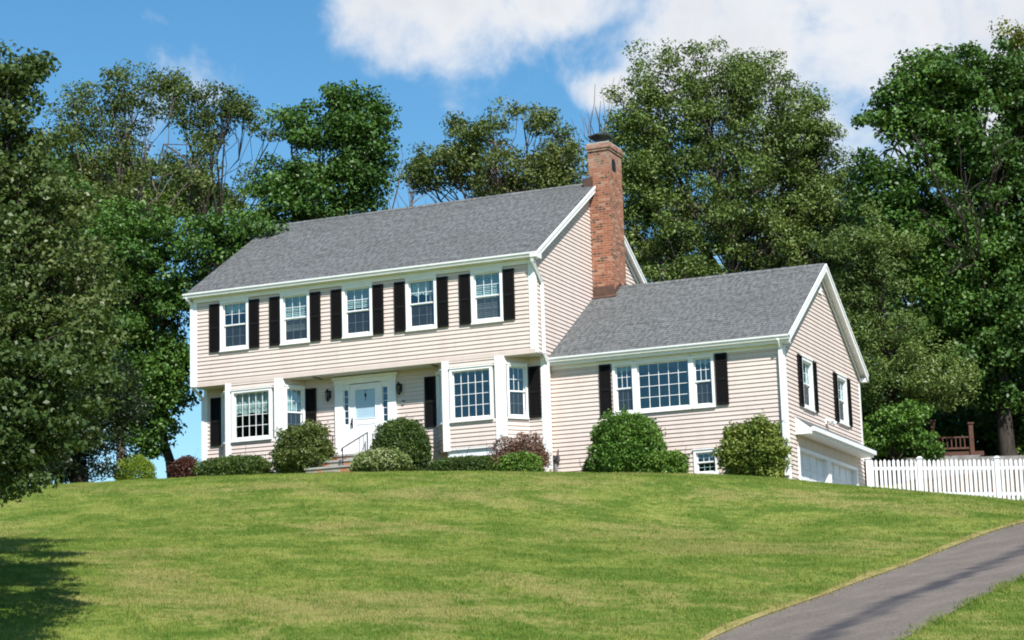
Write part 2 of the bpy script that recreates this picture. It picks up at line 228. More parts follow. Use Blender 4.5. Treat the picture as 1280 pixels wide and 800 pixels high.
def stone_mat():
    m, nt = new_mat('step_stone')
    P_ = pos(nt); st = nt.n('ShaderNodeMapping', {'Vector': P_, 'Scale': (1.0, 1.0, 1.9)}).outputs[0]
    v = nt.n('ShaderNodeTexVoronoi', {'Vector': st, 'Scale': 3.3})
    hue = nt.n('ShaderNodeSeparateXYZ', {0: v.outputs['Color']}).outputs[0]
    c = nt.mix(nt.math('GREATER_THAN', hue, .70), (.33, .29, .24), (.45, .17, .07))
    c = nt.mix(nt.remap(nt.noise(P_, 9, 4), .3, .7), c, nt.mix(.4, c, (.16, .15, .14)))
    e = nt.n('ShaderNodeTexVoronoi', {'Vector': st, 'Scale': 3.3}, feature='DISTANCE_TO_EDGE').outputs[0]
    c = nt.mix(nt.math('LESS_THAN', e, .03), c, (.36, .34, .31))
    b = pbsdf(nt, c, .85, .2, normal=bump(nt, e, .4, .03)); finish(nt, b.outputs[0]); return m
M['stone'] = stone_mat()

def grass_color(nt):
    P_ = pos(nt)
    big = nt.noise(nt.n('ShaderNodeMapping', {'Vector': P_, 'Scale': (.8, 1.15, 0)}).outputs[0], .24, 5, .62, .3)
    mid = nt.noise(nt.n('ShaderNodeMapping', {'Vector': P_, 'Rotation': (0, 0, rad(-10)), 'Scale': (.68, 1.0, 0)}).outputs[0], .95, 6, .70, .4)
    fine = nt.noise(nt.n('ShaderNodeMapping', {'Vector': P_, 'Scale': (1, 1, 0)}).outputs[0], 5.5, 4, .68)
    tone = nt.math('ADD', nt.math('MULTIPLY', mid, .62), nt.math('MULTIPLY', fine, .38))
    c = nt.mix(nt.remap(tone, .41, .60), (.092, .158, .022), (.262, .288, .068))
    dryf = nt.math('ADD', nt.math('MULTIPLY', big, .52), nt.math('MULTIPLY', tone, .48))
    c = nt.mix(nt.math('MULTIPLY', nt.remap(dryf, .49, .590), .64), c, (.335, .275, .115))
    return c, fine, P_
def ground_mat():
    m, nt = new_mat('lawn_grass')
    c, fine, P_ = grass_color(nt)
    g = nt.noise(P_, 60, 3, .7)
    c = nt.mix(nt.remap(g, .3, .7), nt.mix(.25, c, (.03, .05, .008)), c)
    b = pbsdf(nt, c, .9, .1, normal=bump(nt, nt.math('ADD', g, nt.math('MULTIPLY', fine, 2.0)), .7, .05)); finish(nt, b.outputs[0]); return m
M['lawn'] = ground_mat()
def blade_mat(name, dry=False):
    m, nt = new_mat(name)
    if dry: c = nt.mix(nt.noise(pos(nt), 6, 3), (.42, .34, .16), (.30, .26, .09))
    else:
        c, fine, P_ = grass_color(nt)
        rv = nt.n('ShaderNodeAttribute', attribute_name='tint').outputs['Fac']
        c = nt.mix(nt.math('MULTIPLY', rv, .55), c, (.230, .320, .070))
    d = nt.n('ShaderNodeBsdfDiffuse', {'Color': c}); t = nt.n('ShaderNodeBsdfTranslucent', {'Color': c})
    mx = nt.n('ShaderNodeMixShader', {0: .3, 1: d.outputs[0], 2: t.outputs[0]}); finish(nt, mx.outputs[0]); return m
M['blade'] = blade_mat('grass_blades'); M['dry_blade'] = blade_mat('dry_grass', True)
def asphalt_mat():
    m, nt = new_mat('worn_asphalt')
    uv = nt.n('ShaderNodeUVMap').outputs[0]; P_ = pos(nt)
    sp = nt.n('ShaderNodeSeparateXYZ', {0: uv})
    grit = nt.noise(P_, 22, 5, .8); mid = nt.noise(nt.n('ShaderNodeMapping', {'Vector': uv, 'Scale': (2.2, .35, 1)}).outputs[0], 2.0, 6, .65)
    big = nt.noise(P_, .6, 4, .6)
    c = nt.mix(nt.remap(mid, .35, .7), (.108, .092, .081), (.144, .122, .107))
    c = nt.mix(nt.math('MULTIPLY', nt.remap(grit, .45, .7), .5), c, (.235, .21, .19))
    off = nt.math('ADD', nt.math('SUBTRACT', sp.outputs[0], .56), nt.math('MULTIPLY', nt.math('SUBTRACT', nt.noise(uv, 1.1, 4, .6), .5), .32))
    worn = nt.remap(nt.math('ABSOLUTE', off), .02, .13, 1., 0.)
    c = nt.mix(nt.math('MULTIPLY', worn, nt.remap(mid, .30, .60, .35, .95)), c, (.042, .042, .048))
    c = nt.mix(nt.math('MULTIPLY', nt.remap(big, .5, .75), .25), c, (.10, .09, .085))
    b = pbsdf(nt, c, .92, .08, normal=bump(nt, grit, .5, .012)); finish(nt, b.outputs[0]); return m
M['asphalt'] = asphalt_mat()
def leaf_mat(name, a, b_, c_, transl=.2):
    m, nt = new_mat(name)
    v = nt.n('ShaderNodeAttribute', attribute_name='tint').outputs['Fac']
    c = nt.mix(nt.remap(v, .0, .6, smooth=False), a, b_); c = nt.mix(nt.remap(v, .62, 1., smooth=False), c, c_)
    p1 = pbsdf(nt, c, .48, .35)
    t = nt.n('ShaderNodeBsdfTranslucent', {'Color': nt.mix(.35, c, (.16, .22, .02))})
    mx = nt.n('ShaderNodeMixShader', {0: transl, 1: p1.outputs[0], 2: t.outputs[0]}); finish(nt, mx.outputs[0]); return m
def bark_mat(name, a, b_):
    m, nt = new_mat(name)
    P_ = pos(nt); n = nt.noise(nt.n('ShaderNodeMapping', {'Vector': P_, 'Scale': (1, 1, .2)}).outputs[0], 9, 5, .7)
    b = pbsdf(nt, nt.mix(nt.remap(n, .3, .7), a, b_), .9, .1, normal=bump(nt, n, .8, .04)); finish(nt, b.outputs[0]); return m
M['bark'] = bark_mat('grey_bark', (.066, .055, .046), (.028, .023, .019))
M['pale_bark'] = bark_mat('pale_bark', (.17, .145, .12), (.08, .066, .054))

# ---------------------------------------------------------------- mesh helpers
class MB:
    """collects quads / polygons with a material index and uv per corner"""
    def __init__(s): s.v = []; s.f = []; s.m = []; s.uv = []
    def face(s, pts, mi=0, uv=None):
        i = len(s.v); s.v += [tuple(p) for p in pts]; s.f.append(tuple(range(i, i+len(pts)))); s.m.append(mi)
        s.uv += list(uv) if uv else [(0, 0)]*len(pts)
    def box(s, a, b, mi=0):
        (x0, y0, z0), (x1, y1, z1) = [min(p, q) for p, q in zip(a, b)], [max(p, q) for p, q in zip(a, b)]
        c = [(x0,y0,z0),(x1,y0,z0),(x1,y1,z0),(x0,y1,z0),(x0,y0,z1),(x1,y0,z1),(x1,y1,z1),(x0,y1,z1)]
        for q in ((0,3,2,1),(4,5,6,7),(0,1,5,4),(1,2,6,5),(2,3,7,6),(3,0,4,7)):
            pts = [c[i] for i in q]
            if q in ((0,1,5,4),(2,3,7,6)): uv = [(p[0], p[2]) for p in pts]
            elif q in ((1,2,6,5),(3,0,4,7)): uv = [(p[1]+.05, p[2]) for p in pts]
            else: uv = [(p[0], p[1]) for p in pts]
            s.face(pts, mi, uv)
    def prism(s, poly, ext, mi=0):
        """polygon (3d points) extruded by vector ext"""
        e = Vector(ext); A = [Vector(p) for p in poly]; B = [p+e for p in A]; n = len(A)
        nrm = (A[1]-A[0]).cross(A[2]-A[0])
        if nrm.dot(e) > 0: A, B = B, A
        s.face(A, mi); s.face(B[::-1], mi)
        for i in range(n):
            j = (i+1) % n; s.face([A[j], A[i], B[i], B[j]], mi)
    def tube(s, pts, r, seg=8, mi=0, cap=True):
        P_ = [Vector(p) for p in pts]; rs = r if isinstance(r, (list, tuple)) else [r]*len(P_)
        rings = []
        for i, p in enumerate(P_):
            d = (P_[min(i+1, len(P_)-1)]-P_[max(i-1, 0)]).normalized()
            a = d.orthogonal().normalized() if abs(d.z) > .9 else d.cross(Vector((0,0,1))).normalized(); b = d.cross(a)
            rings.append([p+(a*math.cos(t)+b*math.sin(t))*rs[i] for t in [2*math.pi*k/seg for k in range(seg)]])
        for i in range(len(rings)-1):
            for k in range(seg):
                j = (k+1) % seg; s.face([rings[i][k], rings[i][j], rings[i+1][j], rings[i+1][k]], mi)
        if cap: s.face(rings[0][::-1], mi); s.face(rings[-1], mi)
    def mesh(s, name, mats, weld=False, origin=(0,0,0)):
        me = bpy.data.meshes.new(name); o = origin
        me.from_pydata([(x-o[0], y-o[1], z-o[2]) for x, y, z in s.v], [], s.f)
        uvl = me.uv_layers.new(name='UVMap'); uvl.data.foreach_set('uv', [c for q in s.uv for c in q])
        for m in (mats if isinstance(mats, (list, tuple)) else [mats]): me.materials.append(m)
        me.polygons.foreach_set('material_index', s.m)
        bm = bmesh.new(); bm.from_mesh(me)
        if weld: bmesh.ops.remove_doubles(bm, verts=bm.verts, dist=.0005)
        bm.to_mesh(me); bm.free(); me.update(); return me
def link(name, mesh, parent=None, loc=(0,0,0), rotz=0.):
    o = bpy.data.objects.new(name, mesh); COL.objects.link(o); o.location = loc; o.rotation_euler = (0, 0, rotz)
    if parent is not None: o.parent = parent
    return o
def tag(o, label, cat, group=None):
    o['label'] = label; o['category'] = cat
    if group: o['group'] = group
    return o
def empty(name, loc):
    o = bpy.data.objects.new(name, None); COL.objects.link(o); o.location = loc; o.empty_display_size = .3; return o
def wpart(name, mb, mat, parent, weld=False):
    """a part whose mesh is given in world coordinates, under a parent that is not rotated"""
    p = Vector((0,0,0)); q = parent
    while q is not None: p += q.location; q = q.parent
    return link(name, mb.mesh(name, mat, weld, tuple(p)), parent)

# ---------------------------------------------------------------- terrain
TP = np.array(TERRAIN_POINTS); TW = np.array(TERRAIN_WEIGHTS)
def ground(x, y):
    x = np.asarray(x, float); y = np.asarray(y, float); sh = x.shape; x = x.ravel(); y = y.ravel(); o = np.empty(len(x))
    for i in range(0, len(x), 20000):
        xs, ys = x[i:i+20000], y[i:i+20000]
        d2 = (xs[:,None]-TP[None,:,0])**2+(ys[:,None]-TP[None,:,1])**2
        o[i:i+20000] = (.5*d2*np.log(d2+1e-12))@TW[:-3]+TW[-3]+TW[-2]*xs+TW[-1]*ys
    d = np.hypot(x-12, y+12); k = np.clip((d-52)/60, 0, 1); k = k*k*(3-2*k)
    return (np.clip(o, -12.5, 0)*(1-k)+(-6.5)*k).reshape(sh)
def gz(x, y): return float(ground(np.array([x]), np.array([y]))[0])
def axis(lo, hi, step):
    a = list(np.arange(lo, hi+.001, step)); g = step; l = lo; h = hi
    left, right = [], []
    while h < 1400: g *= 1.25; h += g; l -= g; left.append(l); right.append(h)
    return np.array(left[::-1]+a+right)
gx, gy = axis(-22, 40, .4), axis(-46, 20, .4)
X, Y = np.meshgrid(gx, gy); Zg = ground(X, Y)
def grid_mesh(name, X, Y, Z, mat, U=None, V=None):
    ny, nx = X.shape; me = bpy.data.meshes.new(name)
    idx = np.arange(nx*ny).reshape(ny, nx)
    q = np.stack([idx[:-1,:-1], idx[:-1,1:], idx[1:,1:], idx[1:,:-1]], -1).reshape(-1, 4)
    me.vertices.add(nx*ny); me.vertices.foreach_set('co', np.stack([X, Y, Z], -1).ravel())
    me.loops.add(q.size); me.loops.foreach_set('vertex_index', q.ravel().astype(np.int32))
    me.polygons.add(len(q)); me.polygons.foreach_set('loop_start', np.arange(0, q.size, 4, dtype=np.int32)); me.polygons.foreach_set('loop_total', np.full(len(q), 4, np.int32))
    if U is not None:
        uv = me.uv_layers.new(name='UVMap'); uv.data.foreach_set('uv', np.stack([U.ravel()[q.ravel()], V.ravel()[q.ravel()]], -1).ravel())
    me.materials.append(mat); me.update(); me.validate()
    me.polygons.foreach_set('use_smooth', np.ones(len(q), bool)); return me
g = link('ground', grid_mesh('ground', X, Y, Zg, M['lawn'])); g['kind'] = 'structure'

def resample(pl, n):
    p = np.array(pl); d = np.r_[0, np.cumsum(np.hypot(*np.diff(p, axis=0).T))]; t = np.linspace(0, d[-1], n)
    # smooth corners a little after a linear walk along the line
    q = np.stack([np.interp(t, d, p[:,0]), np.interp(t, d, p[:,1])], 1)
    for _ in range(10): q[1:-1] = .25*q[:-2]+.5*q[1:-1]+.25*q[2:]
    return q, d[-1]
NS = 190
DL, ll = resample(DRIVE_LEFT, NS); DR, lr = resample(DRIVE_RIGHT, NS)
f = np.linspace(0, 1, 9)[None,:,None]
D = DL[:,None,:]*(1-f)+DR[:,None,:]*f
Zd = ground(D[:,:,0], D[:,:,1])+.016
U = np.repeat(np.linspace(0, 1, 9)[None], NS, 0); V = np.repeat(np.linspace(0, (ll+lr)/2, NS)[:,None], 9, 1)
dv = link('driveway', grid_mesh('driveway', D[:,:,0], D[:,:,1], Zd, M['asphalt'], U, V)); dv['kind'] = 'structure'
# strip of dried grass along both edges of the driveway
rows = []
for E_, sgn, wid in ((DL, -1, .13), (DR, 1, .10)):
    tan = np.gradient(E_, axis=0); tan /= np.linalg.norm(tan, axis=1)[:,None]; nrm = np.stack([tan[:,1], -tan[:,0]], 1)*sgn
    w_ = wid*(1+.35*np.sin(np.arange(NS)*.31)+.2*np.sin(np.arange(NS)*.83+1))
    rows.append((E_-nrm*.03, E_+nrm*w_[:,None]))
for i, (a, b) in enumerate(rows[:1]):
    st = np.stack([a, b], 1); zz = ground(st[:,:,0], st[:,:,1])+np.array([.030, .022])[None]
    o = link('dry_verge', grid_mesh('dry_verge', st[:,:,0], st[:,:,1], zz, M['dry_blade'])); o['kind'] = 'structure'

def drive_side(x, y):
    """signed test: True where a point lies on the driveway"""
    ins = np.zeros(len(x), bool); poly = np.r_[DL, DR[::-1]]
    x1, y1 = poly[:,0], poly[:,1]; x2, y2 = np.roll(x1, -1), np.roll(y1, -1)
    for a, b, c, d in zip(x1, y1, x2, y2):
        cond = ((b > y) != (d > y)); ins ^= cond & (x < (c-a)*(y-b)/((d-b) if d != b else 1e-9)+a)
    return ins
def tri_mesh(name, verts, mat, tint=None, nv=3):
    n = len(verts)//nv; me = bpy.data.meshes.new(name)
    me.vertices.add(len(verts)); me.vertices.foreach_set('co', np.ascontiguousarray(verts, np.float32).ravel())
    me.loops.add(len(verts)); me.loops.foreach_set('vertex_index', np.arange(len(verts), dtype=np.int32))
    me.polygons.add(n); me.polygons.foreach_set('loop_start', np.arange(0, len(verts), nv, dtype=np.int32)); me.polygons.foreach_set('loop_total', np.full(n, nv, np.int32))
    if tint is not None:
        at = me.attributes.new('tint', 'FLOAT', 'POINT'); at.data.foreach_set('value', np.repeat(tint, nv).astype(np.float32))
    me.materials.append(mat); me.update(); return me
def blades(name, x, y, hgt, wid, mat):
    n = len(x); z = ground(x, y); a = rng.uniform(0, 2*np.pi, n); cl_ = np.clip(.5+.22*(np.sin(x*7.1+np.sin(y*3.3)*2)+np.sin(y*8.3+np.sin(x*4.1)*2)+np.sin((x+y)*2.9)), .1, 1.2); h = hgt*rng.uniform(.45, 1.1, n)*(.6+.8*cl_); w_ = wid*rng.uniform(.7, 1.3, n)
    la = rng.uniform(0, 2*np.pi, n); ln = h*rng.uniform(.1, .75, n)
    v = np.empty((n, 3, 3))
    v[:,0] = np.stack([x-np.cos(a)*w_/2, y-np.sin(a)*w_/2, z-.006], 1); v[:,1] = np.stack([x+np.cos(a)*w_/2, y+np.sin(a)*w_/2, z-.006], 1)
    v[:,2] = np.stack([x+np.cos(la)*ln, y+np.sin(la)*ln, z+h], 1)
    return tri_mesh(name, v.reshape(-1, 3), mat, rng.random(n))
fh = Vector((cf.x, cf.y, 0)).normalized(); rh = Vector((fh.y, -fh.x, 0))
NB = 860000
s_ = rng.uniform(27.5, 56, NB); s_ = 27.5+(s_-27.5)**1.12/(28.5**.12); t_ = s_*rng.uniform(-.40, .36, NB)
bx, by = CAMERA[0]+fh.x*s_+rh.x*t_, CAMERA[1]+fh.y*s_+rh.y*t_
keep = ~drive_side(bx, by) & ~((by > .2) & (bx > -.3) & (bx < 17.4)); bx, by = bx[keep], by[keep]
o = link('grass', blades('grass', bx, by, .044, .015, M['blade'])); o['kind'] = 'stuff'; o['label'] = 'short mown lawn grass with dry patches'; o['category'] = 'grass'
k = rng.integers(30, 150, 9000); u = rng.uniform(-.02, 1, 9000)
va = rows[0][0][k]*(1-u[:,None])+rows[0][1][k]*u[:,None]+rng.normal(0, .05, (9000, 2))
o = link('dry_grass', blades('dry_grass', va[:,0], va[:,1], .06, .016, M['dry_blade'])); o['kind'] = 'stuff'; o['label'] = 'straw coloured dry grass edging the driveway'; o['category'] = 'grass'

# leaf litter under the trees behind the house and fence
def litter(x0, x1, y0, y1, st=.5):
    X_, Y_ = np.meshgrid(np.arange(x0, x1, st), np.arange(y0, y1, st)); edge = Y_ == Y_.min()
    Y_ = Y_+np.where(edge, .5*np.sin(X_*1.7)+.3*np.sin(X_*4.1), 0)
    o = link('forest_floor', grid_mesh('forest_floor', X_, Y_, ground(X_, Y_)+.03, M['litter'])); o['kind'] = 'structure'
def litter_mat():
    m, nt = new_mat('leaf_litter'); P_ = pos(nt); n = nt.noise(P_, 14, 5, .7); n2 = nt.noise(P_, .8, 4, .6)
    c = nt.mix(nt.remap(n, .3, .7), (.060, .042, .028), (.165, .115, .070)); c = nt.mix(nt.math('MULTIPLY', nt.remap(n2, .5, .65), .7), c, (.040, .065, .018))
    finish(nt, pbsdf(nt, c, .95, .1, normal=bump(nt, n, .8, .05)).outputs[0]); return m
M['litter'] = litter_mat()
litter(17.6, 46, 10.6, 50); litter(-45, -5.5, 9.5, 50); litter(-5.5, 17.6, 14.5, 50)

# longer tufts leaning over the asphalt edges
k = rng.integers(25, 160, 16000); sd = rng.random(16000) < .16
e0 = np.where(sd[:,None], DL[k], DR[k]); inn = np.where(sd[:,None], DR[k]-DL[k], DL[k]-DR[k]); inn /= np.linalg.norm(inn, axis=1)[:,None]
off_ = rng.normal(-.05, .06, (16000, 1))+.05*np.sin(k*1.7+sd)[:,None]; e0 = e0+inn*off_+rng.normal(0, .08, (16000, 2))
o = link('edge_grass', blades('edge_grass', e0[:,0], e0[:,1], .075, .016, M['blade'])); o['kind'] = 'stuff'; o['label'] = 'longer green grass creeping over the driveway edges'; o['category'] = 'grass'
tf = rng.uniform(0, 7.2, 5000); e0 = np.stack([17.3+tf*1., 8.80+tf*.067-rng.uniform(.0, .25, 5000)], 1)
o = link('fence_grass', blades('fence_grass', e0[:,0], e0[:,1], .16, .02, M['blade'])); o['kind'] = 'stuff'; o['label'] = 'unmown grass growing along the foot of the white fence'; o['category'] = 'grass'

# ---------------------------------------------------------------- house
HW, ZG, HD, ZR, DEP = 10.674, 2.70, 9.30, 5.69, .586          # main block: width, gutter, depth, ridge, overhang depth
WX, WY, WD, WZR, WZG = 17.2165, 1.005, 7.77, 2.5536, -.04      # wing
FZ = -2.36                                                     # first floor level
house = empty('house', (8.6, 5.0, -3.3))
tag(house, 'pale pink-beige clapboard house with grey shingle roofs, black shutters and brick chimney', 'house')
EXP = .114
def siding(mb, O, u, n, z0, z1, openings=(), left=None, right=None, L=1.0, base=-6.0):
    """lapped boards: O corner, u along, n outward; left/right(z) limit each course; openings = (a0, a1, z0, z1)"""
    O = Vector(O); u = Vector(u); n = Vector(n)
    left = left or (lambda z: 0.); right = right or (lambda z: L)
    cuts = {z0, z1}
    k = math.ceil((z0-base)/EXP-1e-6)
    while base+k*EXP < z1: cuts.add(base+k*EXP); k += 1
    for a0, a1, b0, b1 in openings: cuts |= {max(z0, min(z1, b0)), max(z0, min(z1, b1))}
    cs = sorted(cuts)
    def off(z, kk): return .004+.022*(1-(z-(base+kk*EXP))/EXP)
    for zb, zt in zip(cs[:-1], cs[1:]):
        if zt-zb < 1e-5: continue
        zm = (zb+zt)/2; kk = math.floor((zm-base)/EXP)
        iv = [(None, None)]
        segs = [('L', 'R')]
        spans = []; cur = 'L'
        for a0, a1, b0, b1 in sorted(openings):
            if b0 < zm < b1: spans.append((cur, a0)); cur = a1
        spans.append((cur, 'R'))
        for a, b in spans:
            la, lt = (left(zb), left(zt)) if a == 'L' else (a, a); ra, rt = (right(zb), right(zt)) if b == 'R' else (b, b)
            if ra-la < .004 and rt-lt < .004: continue
            rt = max(rt, lt); ra = max(ra, la)
            ob, ot = off(zb, kk), off(zt, kk)
            P_ = lambda a_, z, o_: O+u*a_+n*o_+Vector((0, 0, z-O.z))
            mb.face([P_(la, zb, ob), P_(ra, zb, ob), P_(rt, zt, ot), P_(lt, zt, ot)])
            if abs(zb-(base+kk*EXP)) < 1e-5: mb.face([P_(la, zb, .003), P_(ra, zb, .003), P_(ra, zb, ob), P_(la, zb, ob)])

# -- windows ------------------------------------------------------------------
CAS = .085                      # width of the white casing
MESHES = {}
def ring(mb, x0, x1, z0, z1, wd, y0, y1, mi=0, bot=None):
    b = bot or wd
    mb.box((x0, y0, z1-wd), (x1, y1, z1), mi); mb.box((x0, y0, z0), (x1, y1, z0+b), mi)
    mb.box((x0, y0, z0+b), (x0+wd, y1, z1-wd), mi); mb.box((x1-wd, y0, z0+b), (x1, y1, z1-wd), mi)
def grid(mb, x0, x1, z0, z1, nx, nz, y0, y1, t=.018):
    for i in range(1, nx):
        x = x0+(x1-x0)*i/nx; mb.box((x-t/2, y0, z0), (x+t/2, y1, z1))
    for j in range(1, nz):
        z = z0+(z1-z0)*j/nz
        for i in range(nx):
            a = x0+(x1-x0)*i/nx+(t/2 if i else 0); b = x0+(x1-x0)*(i+1)/nx-(t/2 if i < nx-1 else 0)
            mb.box((a, y0+.003, z-t/2), (b, y1-.003, z+t/2))
def window_meshes(wd, ht, kind, nx, nz, cas, dark_low):
    """wd x ht is the outer casing; local frame: x right, y into the wall, z up from the casing's foot"""
    key = (round(wd, 3), round(ht, 3), kind, nx, nz, cas, dark_low)
    if key in MESHES: return MESHES[key]
    fr = MB(); x0, x1 = -wd/2, wd/2
    ring(fr, x0, x1, 0, ht, cas, -.05, .12)
    fr.box((x0-.012, -.075, -.035), (x1+.012, .02, .0)); fr.box((x0-.02, -.07, ht), (x1+.02, .02, ht+.03))
    a0, a1, b0, b1 = x0+cas, x1-cas, cas, ht-cas
    sa = MB(); pa = MB()
    if kind == 'hung':
        mid = b0+(b1-b0)*.49
        ring(sa, a0, a1, mid, b1, .035, .02, .05); ring(sa, a0, a1, b0, mid+.02, .035, .055, .085)
        grid(sa, a0+.035, a1-.035, mid+.035, b1-.035, nx, nz, .034, .046, .013); grid(sa, a0+.035, a1-.035, b0+.035, mid-.015, nx, nz, .068, .08, .011)
        pa.face([(a0+.03, .042, mid+.03), (a1-.03, .042, mid+.03), (a1-.03, .042, b1-.03), (a0+.03, .042, b1-.03)], 0)
        pa.face([(a0+.03, .060, b0+.03), (a1-.03, .060, b0+.03), (a1-.03, .060, mid), (a0+.03, .060, mid)], 1 if dark_low else 0)
    else:
        ring(sa, a0, a1, b0, b1, .032, .02, .06); grid(sa, a0+.032, a1-.032, b0+.032, b1-.032, nx, nz, .03, .045, .015)
        pa.face([(a0+.03, .048, b0+.03), (a1-.03, .048, b0+.03), (a1-.03, .048, b1-.03), (a0+.03, .048, b1-.03)], 0)
    r = (fr.mesh('window', M['white']), sa.mesh('sash', M['white_vinyl']), pa.mesh('pane', [M['glass'], M['screen']]))
    MESHES[key] = r; return r
def window(x, y, z, wd, ht, rotz=0., kind='hung', nx=3, nz=2, cas=CAS, blind=None, dark_low=True, label=None):
    a, b, c = window_meshes(wd, ht, kind, nx, nz, cas, dark_low)
    p = house.location
    o = link('window', a, house, (x-p.x, y-p.y, z-p.z), rotz); link('sash', b, o); link('pane', c, o)
    if blind:
        kindb, frac = blind; mb = MB(); x0, x1 = -wd/2+cas, wd/2-cas; top = ht-cas
        if kindb == 'slats':
            h = (ht-2*cas)*frac; n_ = int(h/.05)
            mb.box((x0, .10, top-.05), (x1, .15, top))
            for i in range(n_):
                zz = top-.055-i*.05; mb.face([(x0, .105, zz-.040), (x1, .105, zz-.040), (x1, .135, zz), (x0, .135, zz)])
            link('blind', mb.mesh('blind', M['blind']), o)
        else:
            n_ = 26; lo = top-(ht-2*cas)*frac
            for i in range(n_):
                xa, xb = x0+(x1-x0)*i/n_, x0+(x1-x0)*(i+1)/n_; ya, yb = [.115+.018*math.sin(j*1.9) for j in (i, i+1)]
                la, lb = [lo+.03*math.sin(j*.7) for j in (i, i+1)]
                mb.face([(xa, ya, la), (xb, yb, lb), (xb, yb, top), (xa, ya, top)])
            link('curtain', mb.mesh('curtain', M['curtain']), o)
    if label: o['label'] = label
    return o
def shutter_mesh(wd, ht):
    key = ('sh', round(wd, 3), round(ht, 3))
    if key in MESHES: return MESHES[key]
    mb = MB(); x0, x1 = -wd/2, wd/2; t = .045
    ring(mb, x0, x1, 0, ht, t, -.045, -.004); mb.box((x0+t, -.043, ht*.47), (x1-t, -.006, ht*.47+.06))
    for a, b in ((t, ht*.47), (ht*.47+.06, ht-t)):
        n_ = int((b-a)/.042)
        for i in range(n_):
            z = a+(b-a)*i/n_; z2 = a+(b-a)*(i+1)/n_
            mb.face([(x0+t, -.038, z), (x1-t, -.038, z), (x1-t, -.014, z2+.006), (x0+t, -.014, z2+.006)])
    mb.face([(x0+t, -.006, t), (x1-t, -.006, t), (x1-t, -.006, ht-t), (x0+t, -.006, ht-t)])
    MESHES[key] = mb.mesh('shutter', M['shutter']); return MESHES[key]
def shutter(x, y, z, wd, ht, rotz=0.):
    p = house.location; d = Vector((math.sin(rotz), -math.cos(rotz), 0))*.022
    return link('shutter', shutter_mesh(wd, ht), house, (x+d.x-p.x, y+d.y-p.y, z-p.z), rotz)

# -- front, upper floor ---------------------------------------------------------
WIN2 = [1.36+1.985*i for i in range(5)]
op = [(x-.46, x+.46, .98, 2.44) for x in WIN2]
mb = MB(); siding(mb, (0, 0, 0), (1, 0, 0), (0, -1, 0), .10, 2.56, op, L=HW); wpart('wall', mb, M['siding'], house)
for i, x in enumerate(WIN2):
    bl = [('lace', .22), ('slats', .75), ('slats', .40), ('lace', .3), ('slats', .97)][i]
    window(x, 0, .96, .95, 1.46, blind=bl)
    for sx in (-1, 1): shutter(x+sx*(.475+.015+.165), 0, .95, .33, 1.40)
mb = MB(); mb.box((-.003, -.034, -.02), (HW+.003, .02, .10)); wpart('band_board', mb, M['siding'], house)
mb = MB(); mb.box((0, -.02, -.03), (HW-.02, DEP, -.002)); wpart('overhang_soffit', mb, M['soffit'], house)
mb = MB(); mb.box((-.03, -.03, .10), (.10, .06, 2.56)); mb.box((-.036, -.036, .0), (.105, .05, .10)); wpart('corner_board', mb, M['white'], house)
mb = MB(); mb.box((HW-.14, -.032, .0), (HW+.032, .14, 2.56)); wpart('corner_board', mb, M['white'], house)
mb = MB(); mb.box((-.02, -.05, 2.44), (HW+.02, .0, 2.56)); wpart('frieze_board', mb, M['white'], house)

# -- gable wall of the main block (right side) and its rear ----------------------
slope = (ZR-(ZG+.02))/(HD/2+.18)
zroof = lambda y: ZG+.02+slope*(min(y, HD-y)+.18)
gr = lambda z: HD/2 if z > zroof(HD/2)-.1 else (HD-max(0., (z+.12-(ZG+.02))/slope-.18) if z > zroof(0)-.12 else HD)
gl_ = lambda z: HD-gr(z)
mb = MB(); siding(mb, (HW, 0, 0), (0, 1, 0), (1, 0, 0), .0, ZR-.16, left=lambda z: max(0., gl_(z)), right=lambda z: min(HD, gr(z)), L=HD); wpart('wall', mb, M['siding'], house)
mb = MB(); siding(mb, (0, HD, 0), (0, -1, 0), (-1, 0, 0), .0, ZR-.16, left=lambda z: max(0., gl_(z)), right=lambda z: min(HD, gr(z)), L=HD)
siding(mb, (HW, HD, 0), (-1, 0, 0), (0, 1, 0), -3.3, 2.56, L=HW)
siding(mb, (0, HD, 0), (0, -1, 0), (-1, 0, 0), -3.0, .0, L=HD-DEP)
siding(mb, (HW, DEP, 0), (0, 1, 0), (1, 0, 0), -3.3, .0, L=HD-DEP)
wpart('wall', mb, M['siding'], house)

